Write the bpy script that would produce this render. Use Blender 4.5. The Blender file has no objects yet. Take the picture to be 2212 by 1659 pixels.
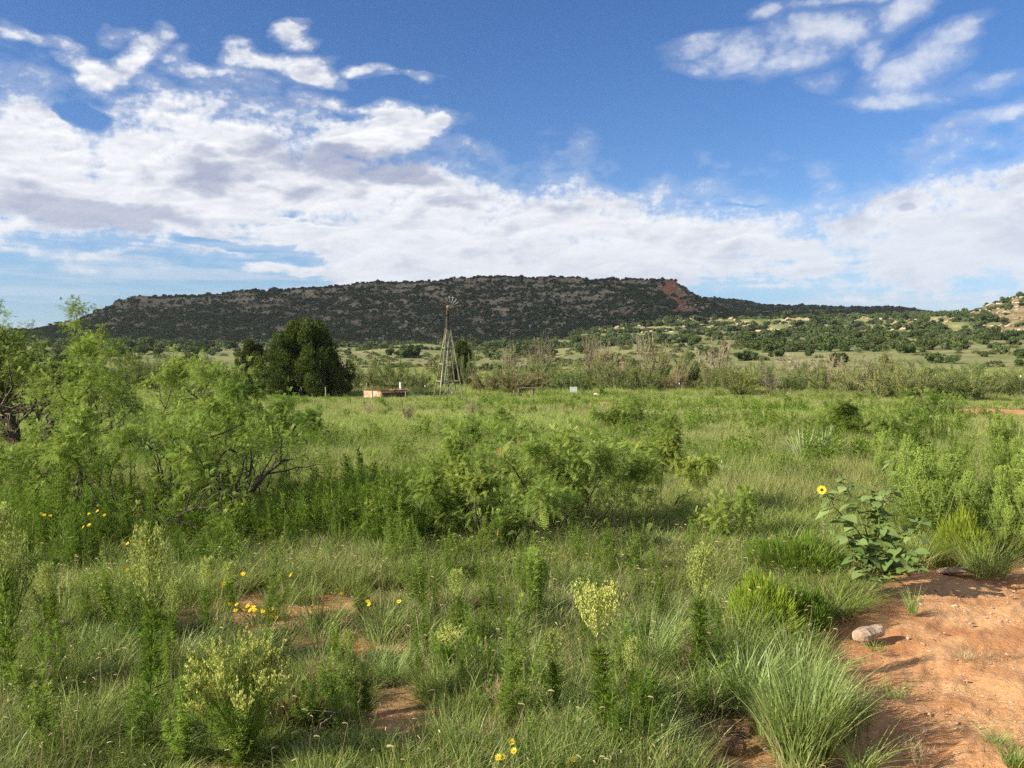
import bpy, math, numpy as np
from mathutils import Vector, Matrix
R = math.radians
rng = np.random.default_rng(7)
sc = bpy.context.scene
C = sc.collection
# ------------------------------------------------------------------ camera model (2212 x 1659 view units of the photograph)
FV, CX, CY, HY = 1840.0, 1106.0, 829.5, 775.0
EYE = 1.7
PITCH = math.atan((CY - HY) / FV)
cam_d = bpy.data.cameras.new('camera'); cam = bpy.data.objects.new('camera', cam_d); C.objects.link(cam)
cam_d.sensor_fit = 'HORIZONTAL'; cam_d.sensor_width = 36; cam_d.lens = 36 * FV / 2212
cam_d.clip_start = .05; cam_d.clip_end = 20000
cam.location = (0, 0, EYE); cam.rotation_euler = (math.pi/2 - PITCH, 0, 0)
sc.camera = cam

def ray(x, y):
    x = np.asarray(x, float); y = np.asarray(y, float)
    a = (x - CX) / FV; b = (CY - y) / FV
    cp, sp = math.cos(PITCH), math.sin(PITCH)
    X = a; Y = cp + b * sp; Z = -sp + b * cp
    return X, Y, Z
def azel(x, y):
    X, Y, Z = ray(x, y)
    return np.arctan2(X, Y), Z / np.hypot(X, Y)

# ------------------------------------------------------------------ noise
_perm = np.random.default_rng(3).random((256, 256))
def vnoise(x, y, seed=0):
    x = np.asarray(x, float) + seed * 17.31; y = np.asarray(y, float) + seed * 5.77
    xi = np.floor(x).astype(int); yi = np.floor(y).astype(int)
    fx = x - xi; fy = y - yi
    fx = fx*fx*fx*(fx*(fx*6-15)+10); fy = fy*fy*fy*(fy*(fy*6-15)+10)
    a = _perm[xi & 255, yi & 255]; b = _perm[(xi+1) & 255, yi & 255]
    c = _perm[xi & 255, (yi+1) & 255]; d = _perm[(xi+1) & 255, (yi+1) & 255]
    return (a*(1-fx)+b*fx)*(1-fy) + (c*(1-fx)+d*fx)*fy
def fbm(x, y, o=4, seed=0):
    s = 0; a = .5; t = 0
    for i in range(o):
        s = s + a*vnoise(x, y, seed+i*7); t += a; a *= .5; x = x*2.03; y = y*2.03
    return s / t
def sstep(a, b, x):
    t = np.clip((x-a)/(b-a), 0, 1); return t*t*(3-2*t)

# ------------------------------------------------------------------ terrain
def table(pts):
    a = [azel(p[0], p[1]) for p in pts]
    return np.array([q[0] for q in a]), np.array([q[1] for q in a])
RIM = table([(-260,760),(-60,735),(60,715),(130,704),(160,700),(200,683),(235,668),(255,653),(290,643),(400,640),(540,632),(700,620),(850,614),(960,605),(1100,601),(1300,604),(1440,606),(1480,622),(1530,650),(1570,672),(1620,710),(1700,800)])
FAR = table([(1350,720),(1400,655),(1500,644),(1600,648),(1650,659),(1800,664),(1950,665),(2000,673),(2080,684),(2160,690),(2300,695),(2600,700)])
RH = table([(1860,800),(1940,735),(2020,700),(2070,684),(2110,672),(2160,650),(2212,634),(2330,610),(2600,585),(3000,590)])
LR = [0,12,40,82,130,200,300,450,600,900,1400,4000]
LZ = [0,0,-.8,-2.05,-2.1,-.1,2.8,7.2,12.5,20,30,60]
RR = [0,12,40,82,130,200,300,400,470,510,560,700,900,1400,4000]
RZ = [0,0,-.8,-2.05,-2.0,.4,5.2,10.2,13.8,20.6,23.5,32,43,60,70]
AZ_A, AZ_B = azel(1080,700)[0], azel(1500,700)[0]
def plain(az, r):
    w = sstep(AZ_A, AZ_B, az)
    zl = np.interp(r, LR, LZ); zr = np.interp(r, RR, RZ)
    z = zl*(1-w) + zr*w
    x = r*np.sin(az); y = r*np.cos(az)
    z = z + (fbm(x*.55, y*.55, 4, 1)-.5)*.16*sstep(1.5,4,r)*(1-sstep(90,200,r))
    z = z + (fbm(x*.09, y*.09, 3, 2)-.5)*.5*sstep(12,40,r)
    z = z + (fbm(x*.02, y*.02, 4, 3)-.5)*5*sstep(140,420,r)
    return z
def lump(az, r, tab, rb, rt, prof, spur, seed, edge=0):
    el = np.interp(az, tab[0], tab[1])
    x = r*np.sin(az); y = r*np.cos(az)
    g = (1-np.abs(2*fbm(x*.012, y*.004, 4, seed)-1))
    rr = r + (g-.8)*spur + (fbm(x*.03, y*.03, 4, seed+3)-.5)*spur*.6
    t = (rr-rb)/(rt-rb)
    zb = plain(az, np.full_like(r, rb)); zr = EYE + rt*el
    z = zb + (zr-zb)*np.interp(t, *prof)
    return np.where((t < 0) | (zr-zb < 1), np.minimum(zb, zr)-60, z), np.where(zr-zb < 1, -1, t)
def ledge(z, step, k):
    q = z/step; f = q-np.floor(q)
    return (np.floor(q) + sstep(.5-k, .5+k, f))*step
def terrain(az, r):
    az = np.asarray(az, float); r = np.asarray(r, float)
    az, r = np.broadcast_arrays(az, r)
    z0 = plain(az, r)
    x = r*np.sin(az); y = r*np.cos(az)
    zm, tm = lump(az, r, RIM, 600, 880, ([-.2,0,.12,.35,.62,.86,.90,.935,.955,1,6],[-.3,0,.08,.24,.50,.80,.885,.90,.985,1,1]), 80, 11)
    n = fbm(x*.03, y*.03, 4, 21)
    zz = zm + (n-.5)*7
    led = ledge(zz, 6.5, .12)
    m = sstep(.06,.2,tm)*(1-sstep(.97,1.0,tm))*sstep(.35, .62, fbm(x*.012, y*.03, 3, 25))
    zm = zm*(1-m*.5) + (led-(n-.5)*7)*m*.5
    zm = zm + (fbm(x*.08, y*.08, 3, 31)-.5)*5*sstep(0,.1,tm)*(1-sstep(.93,.99,tm))
    zf, tf = lump(az, r, FAR, 1000, 1340, ([-.2,0,.5,.85,.93,1,6],[-.3,0,.45,.8,.97,1,1]), 60, 51)
    zr, tr = lump(az, r, RH, 440, 640, ([-.2,0,.3,.7,.93,1,6],[-.3,0,.25,.68,.97,1,1]), 40, 71)
    zz = zr + (n-.5)*5
    led = ledge(zz, 4.5, .12)
    m = sstep(.05,.2,tr)*(1-sstep(.96,1,tr))
    zr = zr*(1-m*.6) + (led-(n-.5)*5)*m*.6
    # low rock benches on the right plain
    w = sstep(AZ_A-.03, AZ_B-.1, az)*sstep(455,480,r)*(1-sstep(600,700,r))
    zb = z0 + (fbm(x*.035, y*.035, 3, 91)-.4)*9*w
    zb = zb*(1-.7*w) + ledge(zb, 4.2, .13)*.7*w
    front = sstep(150, 300, r)*(np.cos(az) > 0)
    hill = np.maximum(np.maximum(zm, zf), zr)
    z = np.where(front > 0, np.maximum(zb, hill), z0)
    idx = np.where(hill > zb, np.where(zm >= hill, 1, np.where(zf >= hill, 2, 3)), 0)
    idx = np.where(front > 0, idx, 0)
    return z, idx, tm, w
def gz(x, y):
    return float(terrain(np.array([math.atan2(x, y)]), np.array([math.hypot(x, y)]))[0][0])
_rs = np.concatenate([np.geomspace(1.2, 150, 900), np.linspace(150.5, 1500, 1400)])
def ground_at(px, py):
    """world point where the photo ray (2212-view units) meets the ground"""
    a, t = azel(px, py)
    z = terrain(np.full_like(_rs, a), _rs)[0]
    d = z - (EYE + _rs*t)
    k = np.argmax(d > 0)
    if d[k] <= 0: k = len(_rs)-1
    r = _rs[k] if k == 0 else _rs[k-1] + (_rs[k]-_rs[k-1])*(-d[k-1])/(d[k]-d[k-1]+1e-9)
    return Vector((r*math.sin(a), r*math.cos(a), EYE+r*t))
def at_range(px, r):
    a, _ = azel(px, HY); a = float(a)
    x, y = r*math.sin(a), r*math.cos(a)
    return Vector((x, y, gz(x, y)))
def poly_world(pts):
    return np.array([ground_at(*p)[:2] for p in pts])
def inside(poly, x, y):
    x = np.asarray(x); y = np.asarray(y); c = np.zeros(x.shape, bool); n = len(poly); j = n-1
    for i in range(n):
        xi, yi = poly[i]; xj, yj = poly[j]
        with np.errstate(divide='ignore', invalid='ignore'):
            c ^= ((yi > y) != (yj > y)) & (x < (xj-xi)*(y-yi)/(yj-yi)+xi)
        j = i
    return c
def edge_dist(poly, x, y):
    d = np.full(np.shape(x), 1e9); n = len(poly)
    for i in range(n):
        a = poly[i]; b = poly[(i+1) % n]; ab = b-a; L = (ab**2).sum()+1e-9
        t = np.clip(((x-a[0])*ab[0]+(y-a[1])*ab[1])/L, 0, 1)
        d = np.minimum(d, np.hypot(x-a[0]-t*ab[0], y-a[1]-t*ab[1]))
    return np.where(inside(poly, x, y), d, -d)
TRACK = poly_world([(1640,2100),(1730,1700),(1840,1600),(1845,1540),(1775,1450),(1745,1380),(1765,1320),(1860,1290),(1905,1262),(2000,1243),(2130,1238),(2290,1225),(2700,1240),(3300,1500),(4200,2400)])
BARE = [(poly_world(p), s) for p, s in [
    ([(430,1345),(470,1300),(560,1275),(700,1270),(760,1300),(700,1345),(560,1370)], .16),
    ([(1490,1760),(1520,1640),(1535,1560),(1620,1545),(1665,1640),(1690,1800),(1600,1900)], .10),
    ([(1900,1262),(1990,1215),(2130,1205),(2290,1190),(2290,1260)], .10),
    ([(770,1600),(800,1530),(900,1540),(910,1590),(860,1640)], .10),
    ([(730,1395),(760,1375),(830,1400),(800,1440)], .10),
    ([(500,1490),(560,1440),(640,1500),(560,1540)],.1),
    ([(1990,893),(2060,885),(2300,881),(2300,908),(2120,905)], .5),
    ([(-60,925),(-60,890),(25,890),(45,925),(20,950)], .4),
    ([(1180,876),(1260,869),(1420,868),(1440,874),(1300,881)], .5),
    ([(1780,1240),(1900,1215),(1990,1240),(1900,1290)], .1),
]]
def dirt_mask(x, y):
    n = (fbm(x*3.1, y*3.1, 4, 41)-.5)
    d = edge_dist(TRACK, x, y) + n*.22
    m = sstep(-.06, .10, d)
    for p, s in BARE:
        m = np.maximum(m, sstep(-.5*s, s, edge_dist(p, x, y)+n*s*2.2)*.92)
    return m

# ------------------------------------------------------------------ geometry helpers
class Geo:
    def __init__(s): s.v = []; s.f = []; s.t = []; s.n = 0
    def add(s, v, f, t=.5):
        v = np.asarray(v, float).reshape(-1, 3); f = np.asarray(f, int)
        if not len(v): return
        s.v.append(v); s.f.append(f+s.n); s.n += len(v)
        s.t.append(np.broadcast_to(np.asarray(t, float), (len(v),)).copy())
    def mesh(s, name, mat, smooth=False):
        me = bpy.data.meshes.new(name)
        v = np.concatenate(s.v).astype(np.float32); t = np.concatenate(s.t).astype(np.float32)
        me.vertices.add(len(v)); me.vertices.foreach_set('co', v.ravel())
        nl = sum(f.size for f in s.f); npoly = sum(len(f) for f in s.f)
        loops = np.concatenate([f.ravel() for f in s.f]).astype(np.int32)
        lens = np.concatenate([np.full(len(f), f.shape[1], np.int32) for f in s.f])
        me.loops.add(nl); me.loops.foreach_set('vertex_index', loops)
        me.polygons.add(npoly); me.polygons.foreach_set('loop_start', (np.cumsum(lens)-lens).astype(np.int32))
        me.polygons.foreach_set('use_smooth', np.full(npoly, bool(smooth)))
        me.update(calc_edges=True)
        a = me.attributes.new('tone', 'FLOAT', 'POINT'); a.data.foreach_set('value', t)
        if mat: me.materials.append(mat)
        return me
def nrm(v):
    v = np.asarray(v, float); return v/(np.linalg.norm(v, axis=-1, keepdims=True)+1e-9)
def tube(g, P, Rr, sides=5, tone=.5, cap=True):
    P = np.asarray(P, float); n = len(P); Rr = np.broadcast_to(np.asarray(Rr, float), (n,))
    T = nrm(np.gradient(P, axis=0))
    ref = np.array([0, 0, 1.]) if abs(T[:, 2]).mean() < .8 else np.array([1., 0, 0])
    U = nrm(np.cross(T, ref)); W = np.cross(T, U)
    a = np.arange(sides)*2*math.pi/sides
    V = P[:, None] + (U[:, None]*np.cos(a)[None, :, None] + W[:, None]*np.sin(a)[None, :, None])*Rr[:, None, None]
    i = np.arange(n-1)[:, None]*sides; j = np.arange(sides)[None]; k = (j+1) % sides
    F = np.stack([i+j, i+k, i+sides+k, i+sides+j], -1).reshape(-1, 4)
    g.add(V.reshape(-1, 3), F, tone)
    if cap:
        g.add(V[-1], np.arange(sides)[None], tone); g.add(V[0], np.arange(sides)[::-1][None], tone)
def leaf(g, P, D, W, L, w, tone, mid=.5):
    P = np.asarray(P, float); D = nrm(D); W = nrm(W); n = len(P)
    L = np.broadcast_to(L, (n,))[:, None]; w = np.broadcast_to(w, (n,))[:, None]
    V = np.stack([P, P+D*L*mid+W*w/2, P+D*L, P+D*L*mid-W*w/2], 1).reshape(-1, 3)
    g.add(V, np.arange(n*4).reshape(n, 4), np.repeat(np.broadcast_to(tone, (n,)), 4))
def blades(g, B, A, h, lean, curl, w, tone, seg=3, r=None):
    """grass blades: base B, horizontal bend direction A (n,3)"""
    B = np.asarray(B, float); n = len(B); A = nrm(A)
    h, lean, curl, w, tone = [np.broadcast_to(np.asarray(q, float), (n,)) for q in (h, lean, curl, w, tone)]
    S = np.stack([-A[:, 1], A[:, 0], np.zeros(n)], 1)
    tw = (r or rng).uniform(-1.2, 1.2, n)[:, None]
    S = nrm(S*np.cos(tw)+A*np.sin(tw))
    rows = []
    for k in range(seg+1):
        t = k/seg
        p = B + A*((lean*t+curl*t*t)*h)[:, None] + np.array([0, 0, 1.])*(h*t*(1-.45*curl*t))[:, None]
        ww = (w*(1-t**1.6)*.5+.0002)[:, None]
        if k < seg: rows += [p-S*ww, p+S*ww]
        else: rows += [p]
    V = np.stack(rows, 1).reshape(-1, 3); m = 2*seg+1
    b = np.arange(n)[:, None]*m
    q = np.concatenate([b+np.array([[2*k, 2*k+1, 2*k+3, 2*k+2]]) for k in range(seg-1)], 0)
    tr = b+np.array([[2*seg-2, 2*seg-1, 2*seg]])
    g.add(V, q, np.repeat(tone, m)); g.f.append(tr+g.n-len(V))
def randdir(r, n, zb=0.):
    v = r.normal(size=(n, 3)); v[:, 2] += zb; return nrm(v)
def lumpy(g, c, rad, r, amp=.25, sub=2, tone=.5, f=1.3, flat=False):
    import bmesh
    bm = bmesh.new(); bmesh.ops.create_icosphere(bm, subdivisions=sub, radius=1)
    V = np.array([v.co[:] for v in bm.verts]); F = np.array([[v.index for v in p.verts] for p in bm.faces]); bm.free()
    o = r.uniform(0, 50, 3)
    n = (fbm(V[:, 0]*f+o[0]+V[:, 2]*.7, V[:, 1]*f+o[1]-V[:, 2]*f, 3, 5)-.5)*2*amp+1
    V = V*n[:, None]*np.asarray(rad)
    g.add(V+np.asarray(c), F, tone)

# ------------------------------------------------------------------ materials
def mat_new(name):
    m = bpy.data.materials.new(name); m.use_nodes = True; m.node_tree.nodes.clear(); return m, m.node_tree
class NT:
    def __init__(s, nt): s.nt = nt
    def n(s, typ, ins=None, **kw):
        nd = s.nt.nodes.new(typ)
        for k, v in kw.items(): setattr(nd, k, v)
        for k, v in (ins or {}).items():
            sock = nd.inputs[k]
            if isinstance(v, bpy.types.NodeSocket): s.nt.links.new(v, sock)
            elif isinstance(v, bpy.types.Node): s.nt.links.new(v.outputs[0], sock)
            else: sock.default_value = v
        return nd
    def m(s, op, a, b=None, c=None, clamp=False):
        nd = s.nt.nodes.new('ShaderNodeMath'); nd.operation = op; nd.use_clamp = clamp
        for i, v in enumerate((a, b, c)):
            if v is None: continue
            if isinstance(v, bpy.types.NodeSocket): s.nt.links.new(v, nd.inputs[i])
            elif isinstance(v, bpy.types.Node): s.nt.links.new(v.outputs[0], nd.inputs[i])
            else: nd.inputs[i].default_value = v
        return nd.outputs[0]
    def mix(s, f, a, b, bt='MIX'):
        nd = s.nt.nodes.new('ShaderNodeMix'); nd.data_type = 'RGBA'; nd.blend_type = bt
        for sock, v in ((nd.inputs[0], f), (nd.inputs[6], a), (nd.inputs[7], b)):
            if isinstance(v, bpy.types.NodeSocket): s.nt.links.new(v, sock)
            elif isinstance(v, (int, float)): sock.default_value = v
            else: sock.default_value = (*v[:3], 1)
        return nd.outputs[2]
    def ss(s, x, a, b):
        nd = s.nt.nodes.new('ShaderNodeMapRange'); nd.interpolation_type = 'SMOOTHSTEP'
        s.nt.links.new(x, nd.inputs[0]); nd.inputs[1].default_value = a; nd.inputs[2].default_value = b
        return nd.outputs[0]
    def noise(s, vec, scale, detail=4, rough=.55, dist=0.):
        return s.n('ShaderNodeTexNoise', {'Vector': vec, 'Scale': scale, 'Detail': detail, 'Roughness': rough, 'Distortion': dist}).outputs[0]
def leafmat(name, a, b, trans=.3, hue=.015, val=.25, gloss=.015, inst=False, tip=None):
    """a..b = colour range over the tone attribute; each object or instance shifts a little"""
    m, nt = mat_new(name); N = NT(nt)
    at = N.n('ShaderNodeAttribute', attribute_name='tone')
    col = N.mix(at.outputs['Fac'], a, b)
    oi = N.n('ShaderNodeObjectInfo')
    h = N.m('ADD', .5-hue/2, N.m('MULTIPLY', oi.outputs['Random'], hue))
    r2 = N.m('FRACT', N.m('MULTIPLY', oi.outputs['Random'], 7.13))
    v = N.m('ADD', 1-val/2, N.m('MULTIPLY', r2, val))
    if inst:
        ti = N.n('ShaderNodeAttribute', attribute_name='tint', attribute_type='INSTANCER')
        col = N.mix(ti.outputs['Fac'], col, inst)
    col = N.n('ShaderNodeHueSaturation', {'Color': col, 'Hue': h, 'Value': v}).outputs[0]
    d = N.n('ShaderNodeBsdfDiffuse', {'Color': col})
    t = N.n('ShaderNodeBsdfTranslucent', {'Color': N.mix(.35, col, (.45, .6, .1), 'MIX') if trans > .2 else col})
    s = N.n('ShaderNodeMixShader', {0: trans, 1: d.outputs[0], 2: t.outputs[0]})
    gl = N.n('ShaderNodeBsdfGlossy', {'Color': (1, 1, 1, 1), 'Roughness': .45})
    s2 = N.n('ShaderNodeMixShader', {0: gloss*.45, 1: s.outputs[0], 2: gl.outputs[0]})
    N.n('ShaderNodeOutputMaterial', {0: s2.outputs[0]})
    return m
def solid(name, a, b=None, scale=8., rough=.85, bump=.3, metal=0., detail=6, bscale=None, bdist=.01, spec=.3):
    m, nt = mat_new(name); N = NT(nt); tc = N.n('ShaderNodeTexCoord').outputs['Object']
    nz = N.noise(tc, scale, detail, .6)
    col = N.mix(N.ss(nz, .35, .65), a, b or a)
    bs = N.n('ShaderNodeBsdfPrincipled', {'Base Color': col, 'Roughness': rough, 'Metallic': metal, 'Specular IOR Level': spec})
    bp = N.n('ShaderNodeBump', {'Height': N.noise(tc, bscale or scale*3, 6, .6), 'Strength': bump, 'Distance': bdist})
    nt.links.new(bp.outputs[0], bs.inputs['Normal'])
    N.n('ShaderNodeOutputMaterial', {0: bs.outputs[0]})
    return m

# ------------------------------------------------------------------ object helpers
def link(name, data, parent=None, loc=None, rot=None, scl=None):
    o = bpy.data.objects.new(name, data); C.objects.link(o)
    if parent: o.parent = parent
    if loc is not None: o.location = loc
    if rot is not None: o.rotation_euler = rot
    if scl is not None: o.scale = (scl,)*3 if isinstance(scl, (int, float)) else scl
    return o
def tag(o, label=None, cat=None, group=None, kind=None):
    if label: o['label'] = label
    if cat: o['category'] = cat
    if group: o['group'] = group
    if kind: o['kind'] = kind
    return o
def plant(name, parts, loc, rotz=0., scl=1., label='', cat='plant', group=None):
    """parts: [(part name, mesh, [(sub name, mesh)...])]"""
    e = link(name, None, None, loc, (0, 0, rotz), scl); e.empty_display_size = .1
    tag(e, label, cat, group)
    for p in parts:
        o = link(p[0], p[1], e)
        for q in (p[2] if len(p) > 2 else []): link(q[0], q[1], o)
    return e
ORD = ['', 'second', 'third', 'fourth', 'fifth', 'sixth', 'seventh', 'eighth', 'ninth', 'tenth', 'eleventh', 'twelfth', 'thirteenth', 'fourteenth', 'fifteenth', 'sixteenth', 'seventeenth', 'eighteenth', 'nineteenth', 'twentieth', 'twenty-first','twenty-second','twenty-third','twenty-fourth','twenty-fifth','twenty-sixth','twenty-seventh','twenty-eighth','twenty-ninth','thirtieth']
def px_of(p):
    cp, sp = math.cos(PITCH), math.sin(PITCH)
    x, y, z = p[0], p[1], p[2]-EYE
    dpt = y*cp - z*sp; up = y*sp + z*cp
    return CX + FV*x/dpt, CY - FV*up/dpt
REG = {}
def register(o, what, zone, plural):
    """collect repeats standing in one named zone; labels are written once all are placed"""
    REG.setdefault((what, zone, plural), []).append(o)
def write_labels():
    for (what, zone, plural), L in REG.items():
        L.sort(key=lambda o: px_of(o.location)[0])
        n = len(L)
        for i, o in enumerate(L):
            if n == 1: s = f'{what} {zone}'
            elif i == 0: s = f'{what} {zone}, leftmost of them'
            elif i == n-1: s = f'{what} {zone}, rightmost of them'
            else: s = f'{what} {zone}, {ORD[i]} from left'
            if len(s.replace('-', ' ').split()) > 16: s = s.replace(' of the brush line', '')
            o['label'] = s

# ------------------------------------------------------------------ scatter (one object of countless instances)
def scatter(name, pts, rot, scl, idx, protos, tint=None, label=None, cat=None):
    me = bpy.data.meshes.new(name); n = len(pts)
    me.vertices.add(n); me.vertices.foreach_set('co', np.asarray(pts, np.float32).ravel())
    for nm, ty, dat in (('rot', 'FLOAT_VECTOR', rot), ('scl', 'FLOAT_VECTOR', scl), ('idx', 'INT', idx), ('tint', 'FLOAT', tint if tint is not None else np.zeros(n))):
        a = me.attributes.new(nm, ty, 'POINT')
        a.data.foreach_set('vector' if ty == 'FLOAT_VECTOR' else 'value', np.asarray(dat, np.int32 if ty == 'INT' else np.float32).ravel())
    col = bpy.data.collections.new(name+'_kinds')
    for i, pm in enumerate(protos):
        col.objects.link(bpy.data.objects.new(f'{name}_kind_{i:02d}', pm))
    o = link(name, me)
    ng = bpy.data.node_groups.new(name, 'GeometryNodeTree')
    ng.interface.new_socket('Geometry', in_out='INPUT', socket_type='NodeSocketGeometry')
    ng.interface.new_socket('Geometry', in_out='OUTPUT', socket_type='NodeSocketGeometry')
    N = NT(ng)
    gi = N.n('NodeGroupInput'); go = N.n('NodeGroupOutput')
    ci = N.n('GeometryNodeCollectionInfo', {'Collection': col, 'Separate Children': True, 'Reset Children': True})
    def na(nm, ty): 
        q = N.n('GeometryNodeInputNamedAttribute', data_type=ty); q.inputs[0].default_value = nm; return q.outputs[0]
    er = N.n('FunctionNodeEulerToRotation', {0: na('rot', 'FLOAT_VECTOR')})
    ip = N.n('GeometryNodeInstanceOnPoints', {'Points': gi.outputs[0], 'Instance': ci.outputs[0], 'Pick Instance': True, 'Instance Index': na('idx', 'INT'), 'Rotation': er.outputs[0], 'Scale': na('scl', 'FLOAT_VECTOR')})
    ng.links.new(ip.outputs[0], go.inputs[0])
    md = o.modifiers.new('scatter', 'NODES'); md.node_group = ng
    tag(o, label, cat, None, 'stuff')
    return o
# ------------------------------------------------------------------ light and sky
SUN = nrm(np.array([-.93, -.36, 1.0*math.tan(R(27))]))
sun_d = bpy.data.lights.new('sun', 'SUN'); sun_d.energy = 5.0; sun_d.angle = R(.5); sun_d.color = (1, .925, .77)
sun = link('sun', sun_d, None, (0, 0, 50)); sun.rotation_euler = Vector(SUN).to_track_quat('Z', 'Y').to_euler()
world = bpy.data.worlds.new('World'); sc.world = world; world.use_nodes = True
nt = world.node_tree; nt.nodes.clear(); N = NT(nt)
sky = N.n('ShaderNodeTexSky', sky_type='NISHITA', sun_disc=False, sun_elevation=R(27), sun_rotation=R(249), altitude=1000, air_density=1.0, dust_density=.4, ozone_density=3.0)
sd = N.n('ShaderNodeVectorMath', {0: N.n('ShaderNodeTexCoord').outputs['Generated']}, operation='NORMALIZE').outputs[0]
c = N.mix(.5, N.n('ShaderNodeHueSaturation', {'Color': sky.outputs[0], 'Hue': .5, 'Saturation': 1.1, 'Value': 1.4}).outputs[0], (7.6, 7.6, 7.7))
bg = N.n('ShaderNodeBackground', {0: c, 1: .055}); N.n('ShaderNodeOutputWorld', {0: bg.outputs[0]})
_g = np.random.default_rng(12).random((256, 256))*2*math.pi
def pn(x, y, s=0):
    x = x + s*31.7; y = y + s*11.3
    xi = np.floor(x).astype(int); yi = np.floor(y).astype(int); fx = x-xi; fy = y-yi
    u = fx*fx*fx*(fx*(fx*6-15)+10); v = fy*fy*fy*(fy*(fy*6-15)+10)
    def gd(i, j, dx, dy):
        a = _g[(xi+i) & 255, (yi+j) & 255]; return np.cos(a)*dx+np.sin(a)*dy
    return (gd(0,0,fx,fy)*(1-u)+gd(1,0,fx-1,fy)*u)*(1-v)+(gd(0,1,fx,fy-1)*(1-u)+gd(1,1,fx-1,fy-1)*u)*v
def pf(x, y, o, s=0, rough=.5, billow=False):
    t = 0; a = 1.; n = 0
    for i in range(o):
        q = pn(x, y, s+i*3); t = t+a*((np.abs(q)*2.6-.55) if billow else q*1.6); n += a; a *= rough; x, y = x*1.6-y*1.2, x*1.2+y*1.6
    return t/n*1.4
def make_sky():
    azd = np.concatenate([np.linspace(-62, -37, 40)[:-1], np.linspace(-37, 37, 820), np.linspace(37, 62, 40)[1:]])*math.pi/180
    tt = np.concatenate([np.linspace(-.05, .52, 540), np.linspace(.53, 2.6, 60)])
    A, T = np.meshgrid(azd, tt, indexing='ij')
    def crv(pts):
        q = [azel(*p) for p in pts]; return np.interp(A, [float(k[0]) for k in q], [float(k[1]) for k in q])
    top = crv([(-150,150),(0,158),(70,158),(140,200),(215,262),(250,205),(290,185),(400,175),(520,190),(600,212),(680,228),(740,262),(800,290),(870,318),(930,336),(1000,352),(1100,370),(1240,383),(1400,392),(1500,402),(1620,418),(1760,434),(1850,440),(1905,400),(1990,345),(2100,322),(2300,310)])
    bot = crv([(-150,548),(0,545),(150,556),(250,548),(420,552),(560,548),(640,560),(700,600),(760,700),(1440,700),(1520,612),(1650,625),(1800,645),(2000,656),(2300,652)])
    # warp for ragged outlines
    wx = pf(A*9, T*17, 5, 40)*.030; wy = pf(A*9, T*17, 5, 60)*.016
    A1 = A+wx; T1 = T+wy
    def blob(px, py, rx, ry, s, tilt=0.):
        a, t = azel(px, py); a2, _ = azel(px+rx, py); _, t2 = azel(px, py-ry)
        dx = (A1-float(a))/float(a2-a); dy = (T1-float(t))/float(t2-t)-tilt*0; dy = dy-dx*tilt
        return (1-dx*dx-dy*dy)*s
    def blobs(L):
        o = None
        for b in L:
            v = blob(*b); o = v if o is None else np.maximum(o, v)
        return o
    z = np.sin(np.arctan(T)).clip(0)+.07; c = np.cos(np.arctan(T))
    PX, PY = c*np.sin(A)/z, c*np.cos(A)/z
    nS = pf(PX*1.5, PY*1.5, 6, 1, .55); nB = pf(PX*3.2+nS, PY*3.2, 6, 20, .52, True)
    nQ = pf(A*13+wx*3, T*24, 7, 5, .56); nb = pf(A*16, T*30, 6, 90, .55, True)
    streak = pf(A*6, T*60, 5, 33, .6)
    ctop = (top+wy*.6-T)*16; cbot = (T-bot)*26+streak*.7
    bank = np.minimum(np.minimum(ctop, cbot), 1.15)
    gap = blobs([(640,462,50,12,.55,0),(735,482,95,8,.62,-.05),(520,530,150,11,1.0,-.06),(190,250,46,32,.9,0),(1560,445,110,6,.6,0),(770,250,60,12,.6,0)])
    low = blobs([(560,575,90,9,.8,-.2),(620,582,150,15,.9,-.05),(200,547,170,12,.5,-.08)])
    arm = blobs([(850,262,125,44,1.3,-.12),(925,262,62,26,1.1,-.1),(780,300,150,50,1.2,-.1)])
    bank = np.maximum(np.maximum(np.minimum(arm, 1.1), bank)-np.clip(gap, 0, 9)*np.clip(.8+nQ*1.6, 0, 3)*1.6, low)
    left = blobs([(45,68,60,22,.8,-.6),(120,92,60,26,.8,-.5),(150,130,60,24,.6,-.2),(215,160,85,36,1.1,-.2),(290,120,52,48,.9,.5),(225,80,40,22,.6,.2),(370,108,42,14,.5,-.4),(430,142,60,18,.5,0),(540,112,52,26,.8,0),(625,62,38,20,.8,-.2),(655,90,30,16,.5,-.3),(610,132,105,26,.8,-.2),(700,165,70,26,.9,-.2),(820,160,62,14,.8,-.1),(850,175,40,8,.4,0),(925,178,34,12,.5,-.4),(770,228,70,14,.6,0)])
    nfine = nQ*.55+nb*.30
    d1 = np.maximum(bank+.12*(bank > .2), left)+nfine*1.45+nS*.3
    rightb = blobs([(1515,100,34,14,.5,0),(1590,112,72,28,.8,.15),(1650,28,40,20,.8,.2),(1700,105,78,42,1.,.15),(1790,62,72,34,1.,-.3),(1865,105,50,36,.9,-.6),(1930,25,60,38,.9,.3),(1810,0,90,12,.6,0),(1985,140,105,42,1.1,.55),(1930,205,85,20,.9,.2),(2080,78,70,24,.8,.3),(2110,180,60,14,.4,0),(2175,238,70,14,.5,-.2),(1780,175,26,16,.4,0),(1500,135,20,10,.3,0)])
    d2 = rightb+nfine*1.7
    a1 = sstep(-.02, .55, d1); a2 = sstep(-.45, .95, d2)*.86
    # self shading: thickness relief lit from the sun side (left, a little above)
    def relief(h, k):
        gx = np.gradient(h, axis=0)/np.gradient(A, axis=0); gy = np.gradient(h, axis=1)/np.gradient(T, axis=1)
        return np.clip((gx*.45-gy*.9)*k, -1, 1)
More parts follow.
